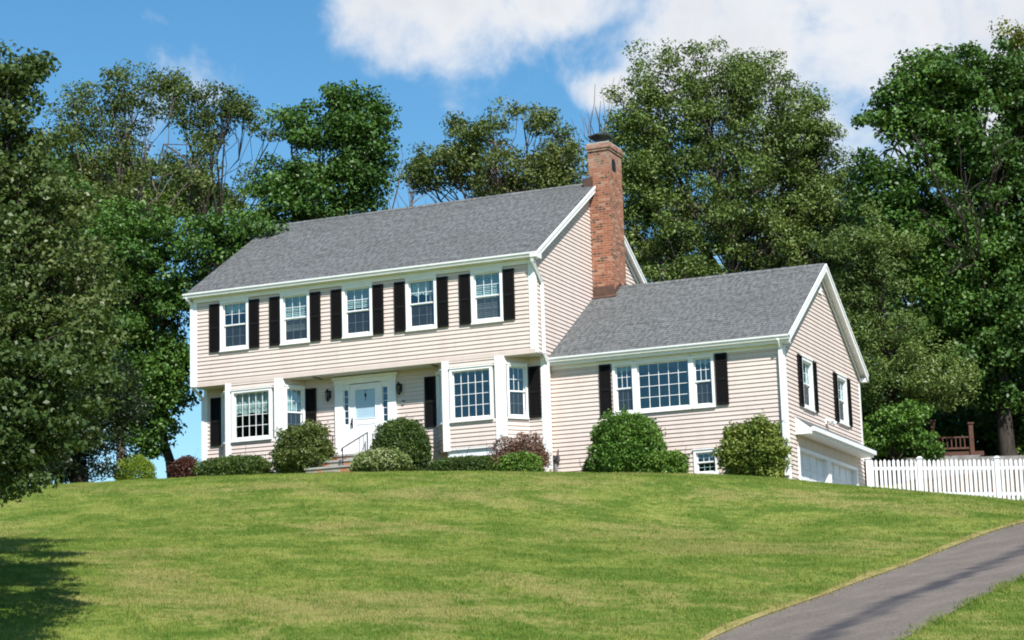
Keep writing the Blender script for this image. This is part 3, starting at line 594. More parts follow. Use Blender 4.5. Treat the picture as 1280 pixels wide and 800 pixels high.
# -- front, ground floor ---------------------------------------------------------
# bays: flush with the upper wall, canted sides back to the recessed wall
BAYS = [(1.08, 2.88, .58, 3.30), (7.92, 9.70, 7.45, 10.18)]
BZ0, BZ1 = -2.42, 0.
ops = [(.60, 3.28, -2.9, -.0), (4.30, 6.16, -2.36, -.12), (7.47, 10.16, -2.42, -.0)]
mb = MB(); siding(mb, (0, DEP, 0), (1, 0, 0), (0, -1, 0), -2.9, -.03, ops, L=HW); wpart('wall', mb, M['siding'], house)
def bay(x0, x1, a0, a1, foot):
    y0 = -.012
    faces = []
    for za, zb in ((foot, -1.68), (-.24, -.03)): faces.append(((x0, y0, 0), (1, 0, 0), (0, -1, 0), za, zb, x1-x0))
    for xa, ya, xb, yb in ((a0, DEP, x0, y0), (x1, y0, a1, DEP)):
        u = Vector((xb-xa, yb-ya, 0)); l = u.length; u.normalize(); n = Vector((u.y, -u.x, 0))
        faces += [((xa, ya, 0), u, n, foot, -1.68, l), ((xa, ya, 0), u, n, -.22, -.03, l)]
    for O_, u_, n_, za, zb, l_ in faces: mb = MB(); siding(mb, O_, u_, n_, za, zb, L=l_); wpart('bay_wall', mb, M['siding'], house)
    for px, s in ((x0, 1), (x1, -1)):
        q = MB()
        wp = (.15 if x0 < 4 else .17) if s > 0 else .235
        pts = [(px-s*.06, y0+.05), (px-s*.035, y0-.032), (px+s*wp, y0-.032), (px+s*wp, y0+.05)]
        if s < 0: pts = pts[::-1]
        q.prism([(a, b, foot-.06 if s > 0 else foot-.26) for a, b in pts], (0, 0, -(foot-.06 if s > 0 else foot-.26)-.004)); wpart('pilaster', q, M['white'], house)
    ang_l = math.atan2(y0-DEP, x0-a0); ang_r = math.atan2(DEP-y0, a1-x1)
    return ang_l, ang_r
for i, (x0, x1, a0, a1) in enumerate(BAYS):
    al, ar = bay(x0, x1, a0, a1, -2.62 if i == 0 else -2.42)
    c0, c1 = x0+.19, x1-.31
    wx0, wx1 = (1.26, 2.55) if i == 0 else (8.12, 9.385)
    window((wx0+wx1)/2, -.012, -1.68, wx1-wx0, 1.44, kind='fixed', nx=5, nz=4, cas=.07, blind=('lace', .46) if i == 0 else None, dark_low=False)
    for sgn, (xa, ya, xb, yb), rz in ((-1, (a0, DEP, x0, -.012), al), (1, (x1, -.012, a1, DEP), ar)):
        l = math.hypot(xb-xa, yb-ya); wd = min(.62, l-.10)
        f_ = .47 if sgn < 0 else .53
        window(xa+(xb-xa)*f_, ya+(yb-ya)*f_, -1.68, wd, 1.45, rz, nx=2 if sgn < 0 else 3, cas=.06, blind=('lace', .46) if i == 0 else None)
    for sx, xx in ((-1, a0-.20), (1, a1+.20)): shutter(xx, DEP, -1.68, .34, 1.40)
mb = MB(); mb.box((7.98, .03, -2.66), (9.66, DEP, -2.43)); mb.box((7.94, -.03, -2.46), (9.70, .02, -2.425)); wpart('bay_skirt', mb, M['white'], house)
mb = MB(); mb.box((0.02, DEP+.02, -3.6), (HW-.02, DEP+.2, -2.88)); mb.box((.9, .05, -3.4), (3.0, DEP+.1, -2.62));  wpart('foundation', mb, M['concrete'], house)
mb = MB(); mb.box((-.03, DEP-.03, -2.92), (.08, DEP+.06, -.03)); wpart('corner_board', mb, M['white'], house)
mb = MB(); mb.box((HW-.11, DEP-.03, -3.3), (HW+.03, DEP+.08, -.03)); wpart('corner_board', mb, M['white'], house)
# small basement window beside the entrance shrubs
window(6.86, DEP, -2.90, .44, .44, kind='fixed', nx=2, nz=2, cas=.06)

# -- entrance ---------------------------------------------------------------------
dx0, dx1 = 4.28, 6.20
mb = MB()
mb.box((dx0, DEP-.075, FZ), (dx0+.26, DEP+.02, -.27)); mb.box((dx1-.26, DEP-.075, FZ), (dx1, DEP+.02, -.27))
mb.box((dx0-.02, DEP-.085, -.27), (dx1+.02, DEP+.02, -.13)); mb.box((dx0-.07, DEP-.13, -.13), (dx1+.07, DEP+.02, -.06))
for a, b in ((4.745-.04, 4.745), (5.715, 5.755)): mb.box((a, DEP-.06, FZ), (b, DEP+.03, -.27))
for a, b in ((4.54, 4.705), (5.755, 5.94)):
    mb.box((a, DEP-.04, FZ), (b, DEP+.03, -1.42)); mb.box((a, DEP-.04, -.42), (b, DEP+.03, -.27))
df = wpart('door_surround', mb, M['white'], house)
for a, b in ((4.54, 4.705), (5.755, 5.94)):
    mb = MB(); ring(mb, a, b, -1.42, -.42, .022, DEP-.02, DEP+.02)
    for j in range(1, 5): mb.box((a+.022, DEP-.008, -1.42+j*.2-.008), (b-.022, DEP+.008, -1.42+j*.2+.008))
    wpart('sidelight', mb, M['white_vinyl'], df)
for a, b in ((4.54, 4.705), (5.755, 5.94)): mb = MB(); mb.face([(a, DEP+.004, -1.42), (b, DEP+.004, -1.42), (b, DEP+.004, -.42), (a, DEP+.004, -.42)]); wpart('pane', mb, M['glass'], df)
mb = MB(); a, b = 4.75, 5.71
mb.box((a, DEP-.045, FZ+.01), (b, DEP+.01, -1.27)); mb.box((a, DEP-.045, -.46), (b, DEP+.01, -.29))
mb.box((a, DEP-.045, -1.27), (a+.17, DEP+.01, -.46)); mb.box((b-.17, DEP-.045, -1.27), (b, DEP+.01, -.46))
ring(mb, a+.15, b-.15, -1.29, -.44, .02, DEP-.055, DEP-.045)
ring(mb, a+.15, b-.15, FZ+.16, -1.42, .02, DEP-.055, DEP-.045)
dr = wpart('front_door', mb, M['white_vinyl'], house); dr['label'] = 'white front door with tall frosted blue-grey panel'
mb = MB(); mb.face([(a+.17, DEP-.022, -1.27), (b-.17, DEP-.022, -1.27), (b-.17, DEP-.022, -.46), (a+.17, DEP-.022, -.46)]); wpart('door_panel', mb, M['door_panel'], dr)
mb = MB(); mb.prism([(5.23, DEP-.03, -.70), (5.27, DEP-.03, -.62), (5.23, DEP-.03, -.54), (5.19, DEP-.03, -.62)], (0, .006, 0)); mb.tube([(5.23, DEP-.03, -.54), (5.23, DEP-.03, -.47)], .006, 5); mb.tube([(5.23, DEP-.03, -.70), (5.23, DEP-.03, -.78)], .008, 5); wpart('door_ornament', mb, M['black'], dr)
mb = MB(); mb.tube([(4.81, DEP-.05, -1.30), (4.81, DEP-.10, -1.30), (4.81, DEP-.10, -1.46), (4.81, DEP-.05, -1.46)], .014, 6); mb.box((4.79, DEP-.052, -1.52), (4.83, DEP-.043, -1.24)); wpart('handle', mb, M['black'], dr)
for lx in (4.09, 6.33):
    q = MB()
    q.box((lx-.045, DEP-.03, -.62), (lx+.045, DEP-.008, -.40)); q.tube([(lx, DEP-.02, -.44), (lx, DEP-.10, -.40), (lx, DEP-.14, -.47)], .012, 6)
    q.tube([(lx, DEP-.14, -.36), (lx, DEP-.14, -.41), (lx, DEP-.14, -.47)], [.015, .05, .085], 8)
    for k in range(4):
        t = math.pi/4+k*math.pi/2; q.tube([(lx+.07*math.cos(t), DEP-.14+.07*math.sin(t), -.47), (lx+.045*math.cos(t), DEP-.14+.045*math.sin(t), -.66)], .008, 4)
    q.tube([(lx, DEP-.14, -.66), (lx, DEP-.14, -.69), (lx, DEP-.14, -.73)], [.055, .04, .012], 8); q.tube([(lx, DEP-.14, -.66), (lx, DEP-.14, -.54)], .02, 6)
    wl = wpart('wall_lantern', q, M['black'], house)
    q = MB(); q.tube([(lx, DEP-.14, -.655), (lx, DEP-.14, -.475)], [.042, .066], 8); wpart('pane', q, M['screen'], wl)
mb = MB(); mb.box((6.36, DEP-.05, -.98), (6.44, DEP-.015, -.86)); wpart('mail_slot_box', mb, M['grey_metal'], house)

# entrance steps
steps = empty('entrance_steps', (5.2, -.2, -3.1)); tag(steps, 'low grey and orange stone steps leading to the white front door', 'steps')
for k_, (y0, y1, z1) in enumerate(((-.55, DEP-.13, FZ-.03), (-.90, -.553, -2.58), (-1.25, -.903, -2.78))):
    mb = MB(); mb.box((4.30, y0, -3.3), (6.05, y1, z1-.05)); s_ = wpart('step', mb, M['stone'], steps)
    mb = MB(); mb.box((4.27, y0-.03, z1-.05), (6.08, y1-.002 if k_ else y1, z1)); wpart('tread', mb, M['concrete'], s_)
for lx, pl_, lab in ((4.24, [(.46, -1.70), (-.34, -1.70), (-.40, -1.80)], 'short black iron hand rail at the left of the white front door'),
                     (5.36, [(.40, -1.70), (-1.12, -2.30), (-1.16, -2.38)], 'thin black iron hand rail sloping down the right side of the entrance steps')):
    rl = empty('hand_rail', (lx, -.2, -2.4)); tag(rl, lab, 'railing')
    zr_ = lambda y: float(np.interp(-y, [-p[0] for p in pl_], [p[1] for p in pl_]))
    q = MB(); q.tube([(lx, y, z) for y, z in pl_], .017, 6); wpart('rail', q, M['black'], rl)
    ends = [(pl_[0][0]-.02, FZ-.03), (pl_[1][0]+.03, FZ-.03 if pl_[1][0] > -.55 else -3.1)]
    for y, zb in ends: q = MB(); q.tube([(lx, y, zb), (lx, y, zr_(y))], .016, 6); wpart('post', q, M['black'], rl)
    for k in range(1, 6 if lx < 5 else 3):
        y = pl_[0][0]+(pl_[1][0]-pl_[0][0])*k/(6 if lx < 5 else 6)
        if y > -.5: q = MB(); q.tube([(lx, y, FZ-.03), (lx, y, zr_(y))], .007, 5); wpart('baluster', q, M['black'], rl)

# -- wing -------------------------------------------------------------------------
wl_ = WX-HW
mb = MB(); siding(mb, (HW, WY, 0), (1, 0, 0), (0, -1, 0), -4.1, -.28, [(12.50-HW, 15.29-HW, -1.68, -.36), (14.68-HW, 15.28-HW, -3.50, -2.88)], L=wl_); wpart('wall', mb, M['siding'], house)
for x0, x1, kd, nx, nz in ((12.47, 13.10, 'hung', 3, 2), (13.10, 14.69, 'fixed', 5, 4), (14.69, 15.32, 'hung', 3, 2)):
    window((x0+x1)/2, WY, -1.73, x1-x0-.002, 1.38, kind=kd, nx=nx, nz=nz, cas=.07, dark_low=True, blind=('lace', .12) if kd == 'hung' else None)
for xx in (12.26, 15.53): shutter(xx, WY, -1.72, .33, 1.37)
window(14.98, WY, -3.52, .66, .66, kind='hung', nx=3, nz=2, cas=.07, dark_low=False)
mb = MB(); mb.box((WX-.13, WY-.032, -4.15), (WX+.03, WY+.10, -.28)); wpart('corner_board', mb, M['white'], house)
mb = MB(); mb.box((WX-.10, WY+WD-.10, -2.6), (WX+.03, WY+WD+.03, -.30)); wpart('corner_board', mb, M['white'], house)
mb = MB(); mb.box((HW+.03, WY-.04, -.36), (WX+.0, WY, -.26)); wpart('frieze_board', mb, M['white'], house)
wsl = (WZR-WZG)/(WD/2+.207); wroof = lambda y: WZG+wsl*(min(y-WY, WY+WD-y)+.207)
wr = lambda z: WD-max(0., (z+.12-WZG)/wsl-.207) if z > wroof(WY)-.12 else WD
# garage side wall: two window openings; below the pent roof a recessed wall with two doors
GW = [(3.08, -.37), (6.66, -.37)]
ops = [(y-.50-WY, y+.50-WY, -1.70, -.40) for y, _ in GW]+[(1.92-WY, 4.72-WY, -5.1, -2.86), (4.98-WY, 7.78-WY, -5.1, -2.86)]
mb = MB(); siding(mb, (WX, WY, 0), (0, 1, 0), (1, 0, 0), -5.0, WZR-.16, ops, left=lambda z: max(0., WD-wr(z)), right=lambda z: min(WD, wr(z)), L=WD)
siding(mb, (WX, WY+WD, 0), (-1, 0, 0), (0, 1, 0), -3.6, -.28, L=wl_)
wpart('wall', mb, M['siding'], house)
for y, _ in GW:
    window(WX, y, -1.73, 1.05, 1.37, math.pi/2, blind=('slats', .5))
    for sgn in (-1, 1): shutter(WX, y+sgn*.71, -1.73, .36, 1.37, math.pi/2)
mb = MB(); mb.prism([(WX+.024, 4.70, 1.72), (WX+.024, 5.08, 1.72), (WX+.024, 4.89, 1.99)], (.03, 0, 0)); wpart('gable_vent', mb, M['white'], house)
# pent roof over the garage doors
PY0, PY1 = 1.70, 8.18
PO = .44
mb = MB(); mb.prism([(WX+.02, PY0, -2.08), (WX+PO, PY0, -2.38), (WX+PO, PY0, -2.42), (WX+.02, PY0, -2.12)], (0, PY1-PY0, 0)); pr_ = wpart('pent_roof', mb, M['shingle'], house)
mb = MB(); mb.box((WX+PO-.02, PY0-.02, -2.57), (WX+PO+.02, PY1+.02, -2.41)); wpart('fascia', mb, M['white'], pr_)
mb = MB(); mb.box((WX+PO+.021, PY0-.03, -2.50), (WX+PO+.10, PY1+.05, -2.385)); wpart('gutter', mb, M['white_vinyl'], pr_)
mb = MB(); mb.face([(WX+.02, PY0, -2.56), (WX+.02, PY1, -2.56), (WX+PO-.02, PY1, -2.56), (WX+PO-.02, PY0, -2.56)]); wpart('soffit', mb, M['white'], pr_)
for y in (PY0-.016, PY1): mb = MB(); mb.prism([(WX+.024, y, -2.56), (WX+PO-.02, y, -2.56), (WX+PO-.02, y, -2.41), (WX+.024, y, -2.10)], (0, .016, 0)); wpart('end_panel', mb, M['white'], pr_)
mb = MB(); mb.box((WX+.022, 1.80, -2.86), (WX+.04, 7.9, -2.57)); wpart('header_board', mb, M['tan'], house)
for y0, y1 in ((1.92, 4.72), (4.98, 7.78)):
    mb = MB(); mb.box((WX-.16, y0, -5.1), (WX-.12, y1, -2.86))
    for r_ in range(4):
        for c_ in range(4):
            ya, yb = y0+.12+c_*(y1-y0-.1)/4, y0+.02+(c_+1)*(y1-y0-.1)/4; za = -4.98+r_*.54
            mb.box((WX-.121, ya, za), (WX-.105, yb, za+.42))
    gd = wpart('garage_door', mb, M['garage_door'], house)
    mb = MB(); mb.box((WX-.12, y0-.11, -5.1), (WX+.045, y0, -2.86)); mb.box((WX-.12, y1, -5.1), (WX+.045, y1+.11, -2.86)); mb.box((WX-.12, y0, -2.95), (WX+.040, y1, -2.862)); wpart('door_frame', mb, M['white'], gd)
# flood lights above the pent roof
mb = MB(); mb.box((WX+.02, 4.70, -1.95), (WX+.06, 4.86, -1.80))
for dy in (-.09, .09): mb.tube([(WX+.05, 4.78, -1.88), (WX+.13, 4.78+dy, -1.84), (WX+.24, 4.78+dy*1.8, -1.93)], [.02, .04, .065], 8)
wpart('flood_light', mb, M['white'], house)

# -- roofs ------------------------------------------------------------------------
def shingle_slope(mb, x0, x1, yE, zE, yR, zR, uoff=0.):
    """stepped courses from the eave (yE, zE) up to the ridge (yR, zR)"""
    L = math.hypot(yR-yE, zR-zE); n_ = int(L/.1422); d = Vector((0, (yR-yE)/L, (zR-zE)/L)); nm = Vector((0, -d.z, d.y)) if yR > yE else Vector((0, d.z, -d.y))
    E0 = Vector((0, yE, zE)); step = L/n_
    for k in range(n_):
        a = E0+d*(k*step)+nm*.008; b = E0+d*((k+1)*step)+nm*.002; c = E0+d*(k*step)
        va, vb = k*.1422, (k+1)*.1422
        q = [(x0, a.y, a.z), (x1, a.y, a.z), (x1, b.y, b.z), (x0, b.y, b.z)]; uv = [(x0+uoff, va+.001), (x1+uoff, va+.001), (x1+uoff, vb-.001), (x0+uoff, vb-.001)]
        q2 = [(x0, c.y, c.z), (x1, c.y, c.z), (x1, a.y, a.z), (x0, a.y, a.z)]
        if yR < yE: q = q[::-1]; uv = uv[::-1]; q2 = q2[::-1]
        mb.face(q, 0, uv); mb.face(q2, 0, [(x0, va+.01), (x1, va+.01), (x1, va+.012), (x0, va+.012)])
def gable_roof(x0, x1, y0, y1, zE, zR, e, trim_left=True):
    ym = (y0+y1)/2; mb = MB()
    shingle_slope(mb, x0, x1, y0-e, zE, ym, zR); shingle_slope(mb, x0, x1, y1+e, zE, ym, zR, .17)
    # underside and ends
    for s_, yE in ((1, y0-e), (-1, y1+e)):
        mb.face([(x0, yE, zE-.03), (x1, yE, zE-.03), (x1, ym, zR-.04), (x0, ym, zR-.04)][::s_*-1 if s_ > 0 else 1])
        for x in (x0, x1): mb.face([(x, yE, zE-.03), (x, ym, zR-.04), (x, ym, zR+.002), (x, yE, zE+.002)])
    # ridge caps
    k = x0
    while k < x1-.01:
        b = min(k+.25, x1); t = .022
        for s_ in (1, -1):
            sl_ = (zR-zE)/(ym-y0+e); mb.face([(k, ym-s_*.14, zR-.14*sl_+.022), (b, ym-s_*.14, zR-.14*sl_+.012), (b, ym, zR+.024), (k, ym, zR+.034)], 0, [(k, .3), (b, .3), (b, .42), (k, .42)])
        k += .25
    rf = wpart('roof', mb, M['shingle'], house); return rf
def rake(x, xi, y0, y1, zE, zR, e, roof, cap=True, hgt=.19):
    """white rake boards along both slopes at plane x, soffit back to the wall plane xi"""
    ym = (y0+y1)/2; sg = 1 if x > xi else -1
    for s_, yE in ((1, y0-e), (-1, y1+e)):
        q = MB(); q.prism([(x, yE, zE-.005), (x, ym, zR-.005), (x, ym, zR-.005-hgt), (x, yE, zE-.005-hgt)], (sg*.028, 0, 0))
        if cap: q.prism([(x+sg*.028, yE, zE+.004), (x+sg*.028, ym, zR+.004), (x+sg*.028, ym, zR-.07), (x+sg*.028, yE, zE-.07)], (sg*.02, 0, 0))
        q.face([(xi, yE, zE-.14), (xi, ym, zR-.14), (x, ym, zR-.14), (x, yE, zE-.14)])
        q.prism([(xi+sg*.022, yE+s_*.2, zE-.20+.2*(zR-zE)/(ym-y0+e)), (xi+sg*.022, ym, zR-.20), (xi+sg*.022, ym, zR-.32), (xi+sg*.022, yE+s_*.2, zE-.32+.2*(zR-zE)/(ym-y0+e))], (sg*.012, 0, 0))
        wpart('rake_board', q, M['white'], roof)
def gutter(x0, x1, y, z, roof, s_=-1):
    q = MB(); prof = [(0, 0), (0, -.115), (.075, -.125), (.095, -.06), (.115, -.045), (.118, 0), (.108, 0), (.09, -.05), (.07, -.11), (.01, -.10), (.01, 0)]
    q.prism([(x0, y+s_*a, z+b) for a, b in prof], (x1-x0, 0, 0)); wpart('gutter', q, M['white_vinyl'], roof)
e = .18
rf = gable_roof(-.18, HW+.18, 0, HD, ZG+.02, ZR, e); rf['label'] = 'tall grey shingle roof over the two storey block'
rake(HW+.18, HW+.022, 0, HD, ZG+.02, ZR, e, rf); rake(-.15, -.022, 0, HD, ZG-.02, ZR-.04, e, rf, cap=False)
gutter(-.23, HW+.21, -e+.01, ZG, rf)
mb = MB(); mb.face([(-.18, -e, 2.562), (HW+.18, -e, 2.562), (HW+.18, .02, 2.562), (-.18, .02, 2.562)]); mb.box((-.18, -e, 2.56), (HW+.18, -e+.018, ZG+.0)); wpart('soffit', mb, M['white'], rf)
mb = MB(); mb.prism([(HW+.022, -e-.1, 2.56), (HW+.022, .1, 2.56), (HW+.022, .1, 2.74), (HW+.022, -e-.1, 2.70)], (.19, 0, 0)); wpart('eave_return', mb, M['white'], rf)
rw = gable_roof(HW+.02, WX+.22, WY, WY+WD, WZG, WZR, .207); rw['label'] = 'lower grey shingle roof over the garage wing'
rake(WX+.22, WX+.022, WY, WY+WD, WZG, WZR, .207, rw, hgt=.21)
gutter(HW+.02, WX+.25, WY-.207+.01, WZG-.02, rw)
mb = MB(); mb.face([(HW+.02, WY-.207, -.262), (WX+.2, WY-.207, -.262), (WX+.2, WY, -.262), (HW+.02, WY, -.262)]); mb.box((HW+.02, WY-.207, -.264), (WX+.2, WY-.19, WZG-.02)); wpart('soffit', mb, M['white'], rw)
for ya, yb in ((WY-.20, WY+.0), (WY+WD-.02, WY+WD+.22)): mb = MB(); mb.box((WX+.024, ya, -.265), (WX+.215, yb, -.15)); wpart('eave_return', mb, M['white'], rw)

# -- downspouts -------------------------------------------------------------------
def spout(pts, r=.042):
    q = MB()
    for a, b in zip(pts[:-1], pts[1:]):
        a, b = Vector(a), Vector(b); d = (b-a).normalized(); s1 = d.orthogonal().normalized() if abs(d.z) < .9 else Vector((1, 0, 0)); s2 = d.cross(s1)
        q.prism([a+s1*r+s2*r*.8, a-s1*r+s2*r*.8, a-s1*r-s2*r*.8, a+s1*r-s2*r*.8], b-a)
    return wpart('downspout', q, M['white_vinyl'], house)
spout([(HW+.06, -.24, 2.60), (HW+.075, -.20, 2.44), (HW+.075, .40, 1.96), (HW+.075, .40, .02), (HW+.075, .62, -.22), (HW+.075, .62, -3.1)])
spout([(-.12, -.24, 2.60), (-.07, -.02, 2.40), (-.07, -.02, .0), (-.06, DEP-.02, -.28), (-.06, DEP-.02, -2.8)])
spout([(WX-.045, WY-.26, -.15), (WX-.045, WY-.08, -.36), (WX-.045, WY-.08, -3.7)], .055)

# -- chimney ----------------------------------------------------------------------
CX0, CX1, CY0, CY1 = HW+.024, HW+.66, 4.36, 5.42
mb = MB(); mb.box((CX0, CY0, .5), (CX1, CY1, 6.55))
for k, (d, z0, z1) in enumerate(((.03, 6.55, 6.622), (.055, 6.622, 6.694), (.03, 6.694, 6.766))): mb.box((CX0-d-.0, CY0-d, z0), (CX1+d, CY1+d, z1))
ch = wpart('chimney', mb, M['brick'], house)
mb = MB(); mb.box((CX0-.01, CY0-.01, 6.766), (CX1+.01, CY1+.01, 6.81)); wpart('crown', mb, M['concrete'], ch)
mb = MB(); mb.box((CX0+.18, CY0+.12, 6.81), (CX1-.14, CY0+.46, 6.93))
for a in ((CX0+.14, CY0+.08), (CX1-.12, CY0+.08), (CX0+.14, CY0+.5), (CX1-.12, CY0+.5)): mb.tube([(a[0], a[1], 6.80), (a[0], a[1], 7.0)], .012, 5)
mb.prism([(CX0+.02, CY0-.04, 7.02), (CX0+.30, CY0-.04, 7.07), (CX1+.02, CY0-.04, 7.0), (CX1+.02, CY0-.04, 6.975), (CX0+.30, CY0-.04, 7.045), (CX0+.02, CY0-.04, 6.99)], (0, .66, 0))
mb.box((CX0+.22, CY0+.66, 6.81), (CX1-.16, CY0+.92, 6.92)); wpart('flue_cap', mb, M['lead'], ch)
mb = MB(); zb = wroof(CY0)
mb.box((CX0+.004, CY0-.018, zb-.02), (CX1+.02, CY0+.0, zb+.30))
mb.prism([(CX1+.002, CY0, zb+.0), (CX1+.002, 4.89, WZR), (CX1+.002, CY1, wroof(CY1)), (CX1+.002, CY1, wroof(CY1)+.16), (CX1+.002, 4.89, WZR+.14), (CX1+.002, CY0, zb+.16)], (.016, 0, 0))
mb.prism([(CX0, CY0-.02, zb+.012), (CX1+.1, CY0-.02, zb+.012), (CX1+.1, CY0-.14, zb-.06), (CX0, CY0-.14, zb-.06)], (0, 0, .012)); wpart('flashing', mb, M['bronze'], ch)
mb = MB(); mb.box((CX0-.17, CY0-.03, 5.40), (CX0+.12, CY0+.0, 5.78)); mb.box((CX0-.19, CY0, 5.3), (CX0-.17, CY1, 5.80)); wpart('roof_flashing', mb, M['bronze'], ch)
mb = MB(); prof = [(4.60, 5.98), (4.60, 6.22)]+[(4.75+.15*math.cos(t), 6.22+.13*math.sin(t)) for t in np.linspace(math.pi, 0, 8)][1:]+[(4.90, 5.98)]
mb.prism([(CX1+.001, y, z) for y, z in prof], (.008, 0, 0)); wpart('vent_hole_shade', mb, M['black'], ch)  # flat black plate paints the shaded hollow of the vent, no real hole
# inner partitions and floors, so that the windows look into rooms
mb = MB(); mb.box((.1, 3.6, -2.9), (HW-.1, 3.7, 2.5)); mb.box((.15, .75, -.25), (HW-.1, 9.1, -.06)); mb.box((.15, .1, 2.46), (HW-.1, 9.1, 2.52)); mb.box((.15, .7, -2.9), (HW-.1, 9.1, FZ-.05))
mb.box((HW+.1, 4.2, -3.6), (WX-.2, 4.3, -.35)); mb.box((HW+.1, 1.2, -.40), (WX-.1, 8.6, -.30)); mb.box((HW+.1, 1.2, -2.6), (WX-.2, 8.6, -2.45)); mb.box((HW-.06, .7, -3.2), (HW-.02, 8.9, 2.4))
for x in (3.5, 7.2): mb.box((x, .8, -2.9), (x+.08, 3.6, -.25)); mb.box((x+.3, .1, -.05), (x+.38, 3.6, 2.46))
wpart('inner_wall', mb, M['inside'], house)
# utility pipe and meter by the inner corner
ut = empty('utility_meter', (10.72, .92, -3.3)); tag(ut, 'small dark utility meter on a grey pipe at the inner wall corner', 'meter')
mb = MB(); mb.tube([(10.78, .88, -3.4), (10.78, .88, -2.86)], .05, 8); mb.tube([(10.66, .84, -3.4), (10.66, .84, -2.95)], .03, 8); wpart('pipe', mb, M['grey_metal'], ut)
mb = MB(); mb.box((10.68, .80, -2.88), (10.88, .94, -2.74)); mb.tube([(10.78, .79, -2.80), (10.78, .76, -2.80)], .06, 10); mb.tube([(10.86, .88, -2.74), (10.86, .88, -2.56), (10.83, .98, -2.54)], .015, 6); wpart('dial_box', mb, M['lead'], ut)

# ---------------------------------------------------------------- picket fence
fa, fb = Vector((17.28, 8.86)), Vector((24.6, 9.35)); fl = (fb-fa).length; fd = (fb-fa)/fl
fence = empty('picket_fence', (fa.x, fa.y, gz(fa.x, fa.y))); tag(fence, 'white picket fence running right from the garage corner below the trees', 'fence')
ftop = lambda t: -2.54-.062*t
fz = lambda t: ftop(t)-1.28
rot = math.atan2(fd.y, fd.x)
def fpart(name, mb, mat): return wpart(name, mb, mat, fence)
def fbox(mb, t0, t1, d0, d1, z0a, z1a, z0b=None, z1b=None):
    nrm = Vector((fd.y, -fd.x)); z0b = z0a if z0b is None else z0b; z1b = z1a if z1b is None else z1b
    A, B = fa+fd*t0, fa+fd*t1
    c = []
    for z_i in (0, 1):
        for (q, d, zz) in ((A, d0, (z0a, z1a)), (B, d0, (z0b, z1b)), (B, d1, (z0b, z1b)), (A, d1, (z0a, z1a))): c.append((q.x+nrm.x*d, q.y+nrm.y*d, zz[z_i]))
    for q in ((0,3,2,1),(4,5,6,7),(0,1,5,4),(1,2,6,5),(2,3,7,6),(3,0,4,7)): mb.face([c[i] for i in q][::-1])
pw = .080; gap = .048; nP = int(fl/(pw+gap))
post_t = [.06, 1.55, 3.74, 5.93]
for i in range(nP):
    t = .12+i*(pw+gap)
    if t > fl-.1 or any(abs(t+pw/2-p) < .10 for p in post_t): continue
    t += rng.uniform(-.006, .006); jz = rng.uniform(-.012, .012)
    mb = MB(); fbox(mb, t, t+pw, .02, .038, fz(t)+.05, ftop(t)-.05+jz)
    nrm = Vector((fd.y, -fd.x)); A, B = fa+fd*t, fa+fd*(t+pw); m_ = (A+B)/2; z_ = ftop(t)-.05+jz
    mb.prism([(A.x+nrm.x*.02, A.y+nrm.y*.02, z_), (B.x+nrm.x*.02, B.y+nrm.y*.02, z_), (m_.x+nrm.x*.02, m_.y+nrm.y*.02, z_+.05)], (nrm.x*.018, nrm.y*.018, 0)); fpart('picket', mb, M['white_vinyl'])
for h in (.24, .98):
    mb = MB(); fbox(mb, 0, fl, -.03, .018, fz(0)+h, fz(0)+h+.09, fz(fl)+h, fz(fl)+h+.09); fpart('rail', mb, M['white_vinyl'])
for t in post_t:
    mb = MB(); fbox(mb, t-.065, t+.065, -.06, .07, fz(t)-.3, ftop(t)+.02); po = fpart('post', mb, M['white_vinyl'])
    mb = MB(); fbox(mb, t-.085, t+.085, -.08, .09, ftop(t)+.02, ftop(t)+.05); fbox(mb, t-.05, t+.05, -.045, .055, ftop(t)+.05, ftop(t)+.085)
    wpart('post_cap', mb, M['white_vinyl'], po)

# reddish timber deck among the trees behind the fence
dk = empty('timber_deck', (19.5, 17.5, gz(19.5, 17.5))); tag(dk, 'weathered red-brown timber deck with railing in the shade behind the white fence', 'deck')

dk_c = Vector((18.0, 16.1))
dd = Vector((.92, .40)).normalized(); dn = Vector((-dd.y, dd.x))
def dbox(mb, t0, t1, n0, n1, z0, z1):
    c = [(dk_c+dd*t+dn*n) for t, n in ((t0, n0), (t1, n0), (t1, n1), (t0, n1))]
    mb.prism([(q.x, q.y, z0) for q in c], (0, 0, z1-z0))
mb = MB(); dbox(mb, -.9, 1.3, -.1, 2.4, -1.80, -1.68)
for k in range(16): dbox(mb, -.9, 1.3, -.1+k*.156, -.1+k*.156+.14, -1.678, -1.655)
wpart('floor', mb, M['timber'], dk)
for t, zt in ((-.86, -.95), (-.30, -.66), (.92, -.78)):
    mb = MB(); dbox(mb, t-.07, t+.07, -.17, -.03, -2.7, zt); dbox(mb, t-.10, t+.10, -.20, 0., zt, zt+.05); wpart('post', mb, M['timber'], dk)
for za, zb in ((-1.58, -1.52), (-1.22, -1.17)):
    mb = MB(); dbox(mb, -.23, .85, -.13, -.07, za, zb); wpart('rail', mb, M['timber'], dk)
for k in range(7):
    t = -.14+k*.14
    if abs(t-.92) < .1 or abs(t-2.2) < .1: continue
    mb = MB(); dbox(mb, t-.018, t+.018, -.118, -.082, -1.52, -1.22); wpart('baluster', mb, M['timber'], dk)
lg = empty('stone_ledge', (17.2, 14.6, gz(17.2, 14.6))); tag(lg, 'low grey flat stone ledge below the timber deck behind the fence', 'ledge')
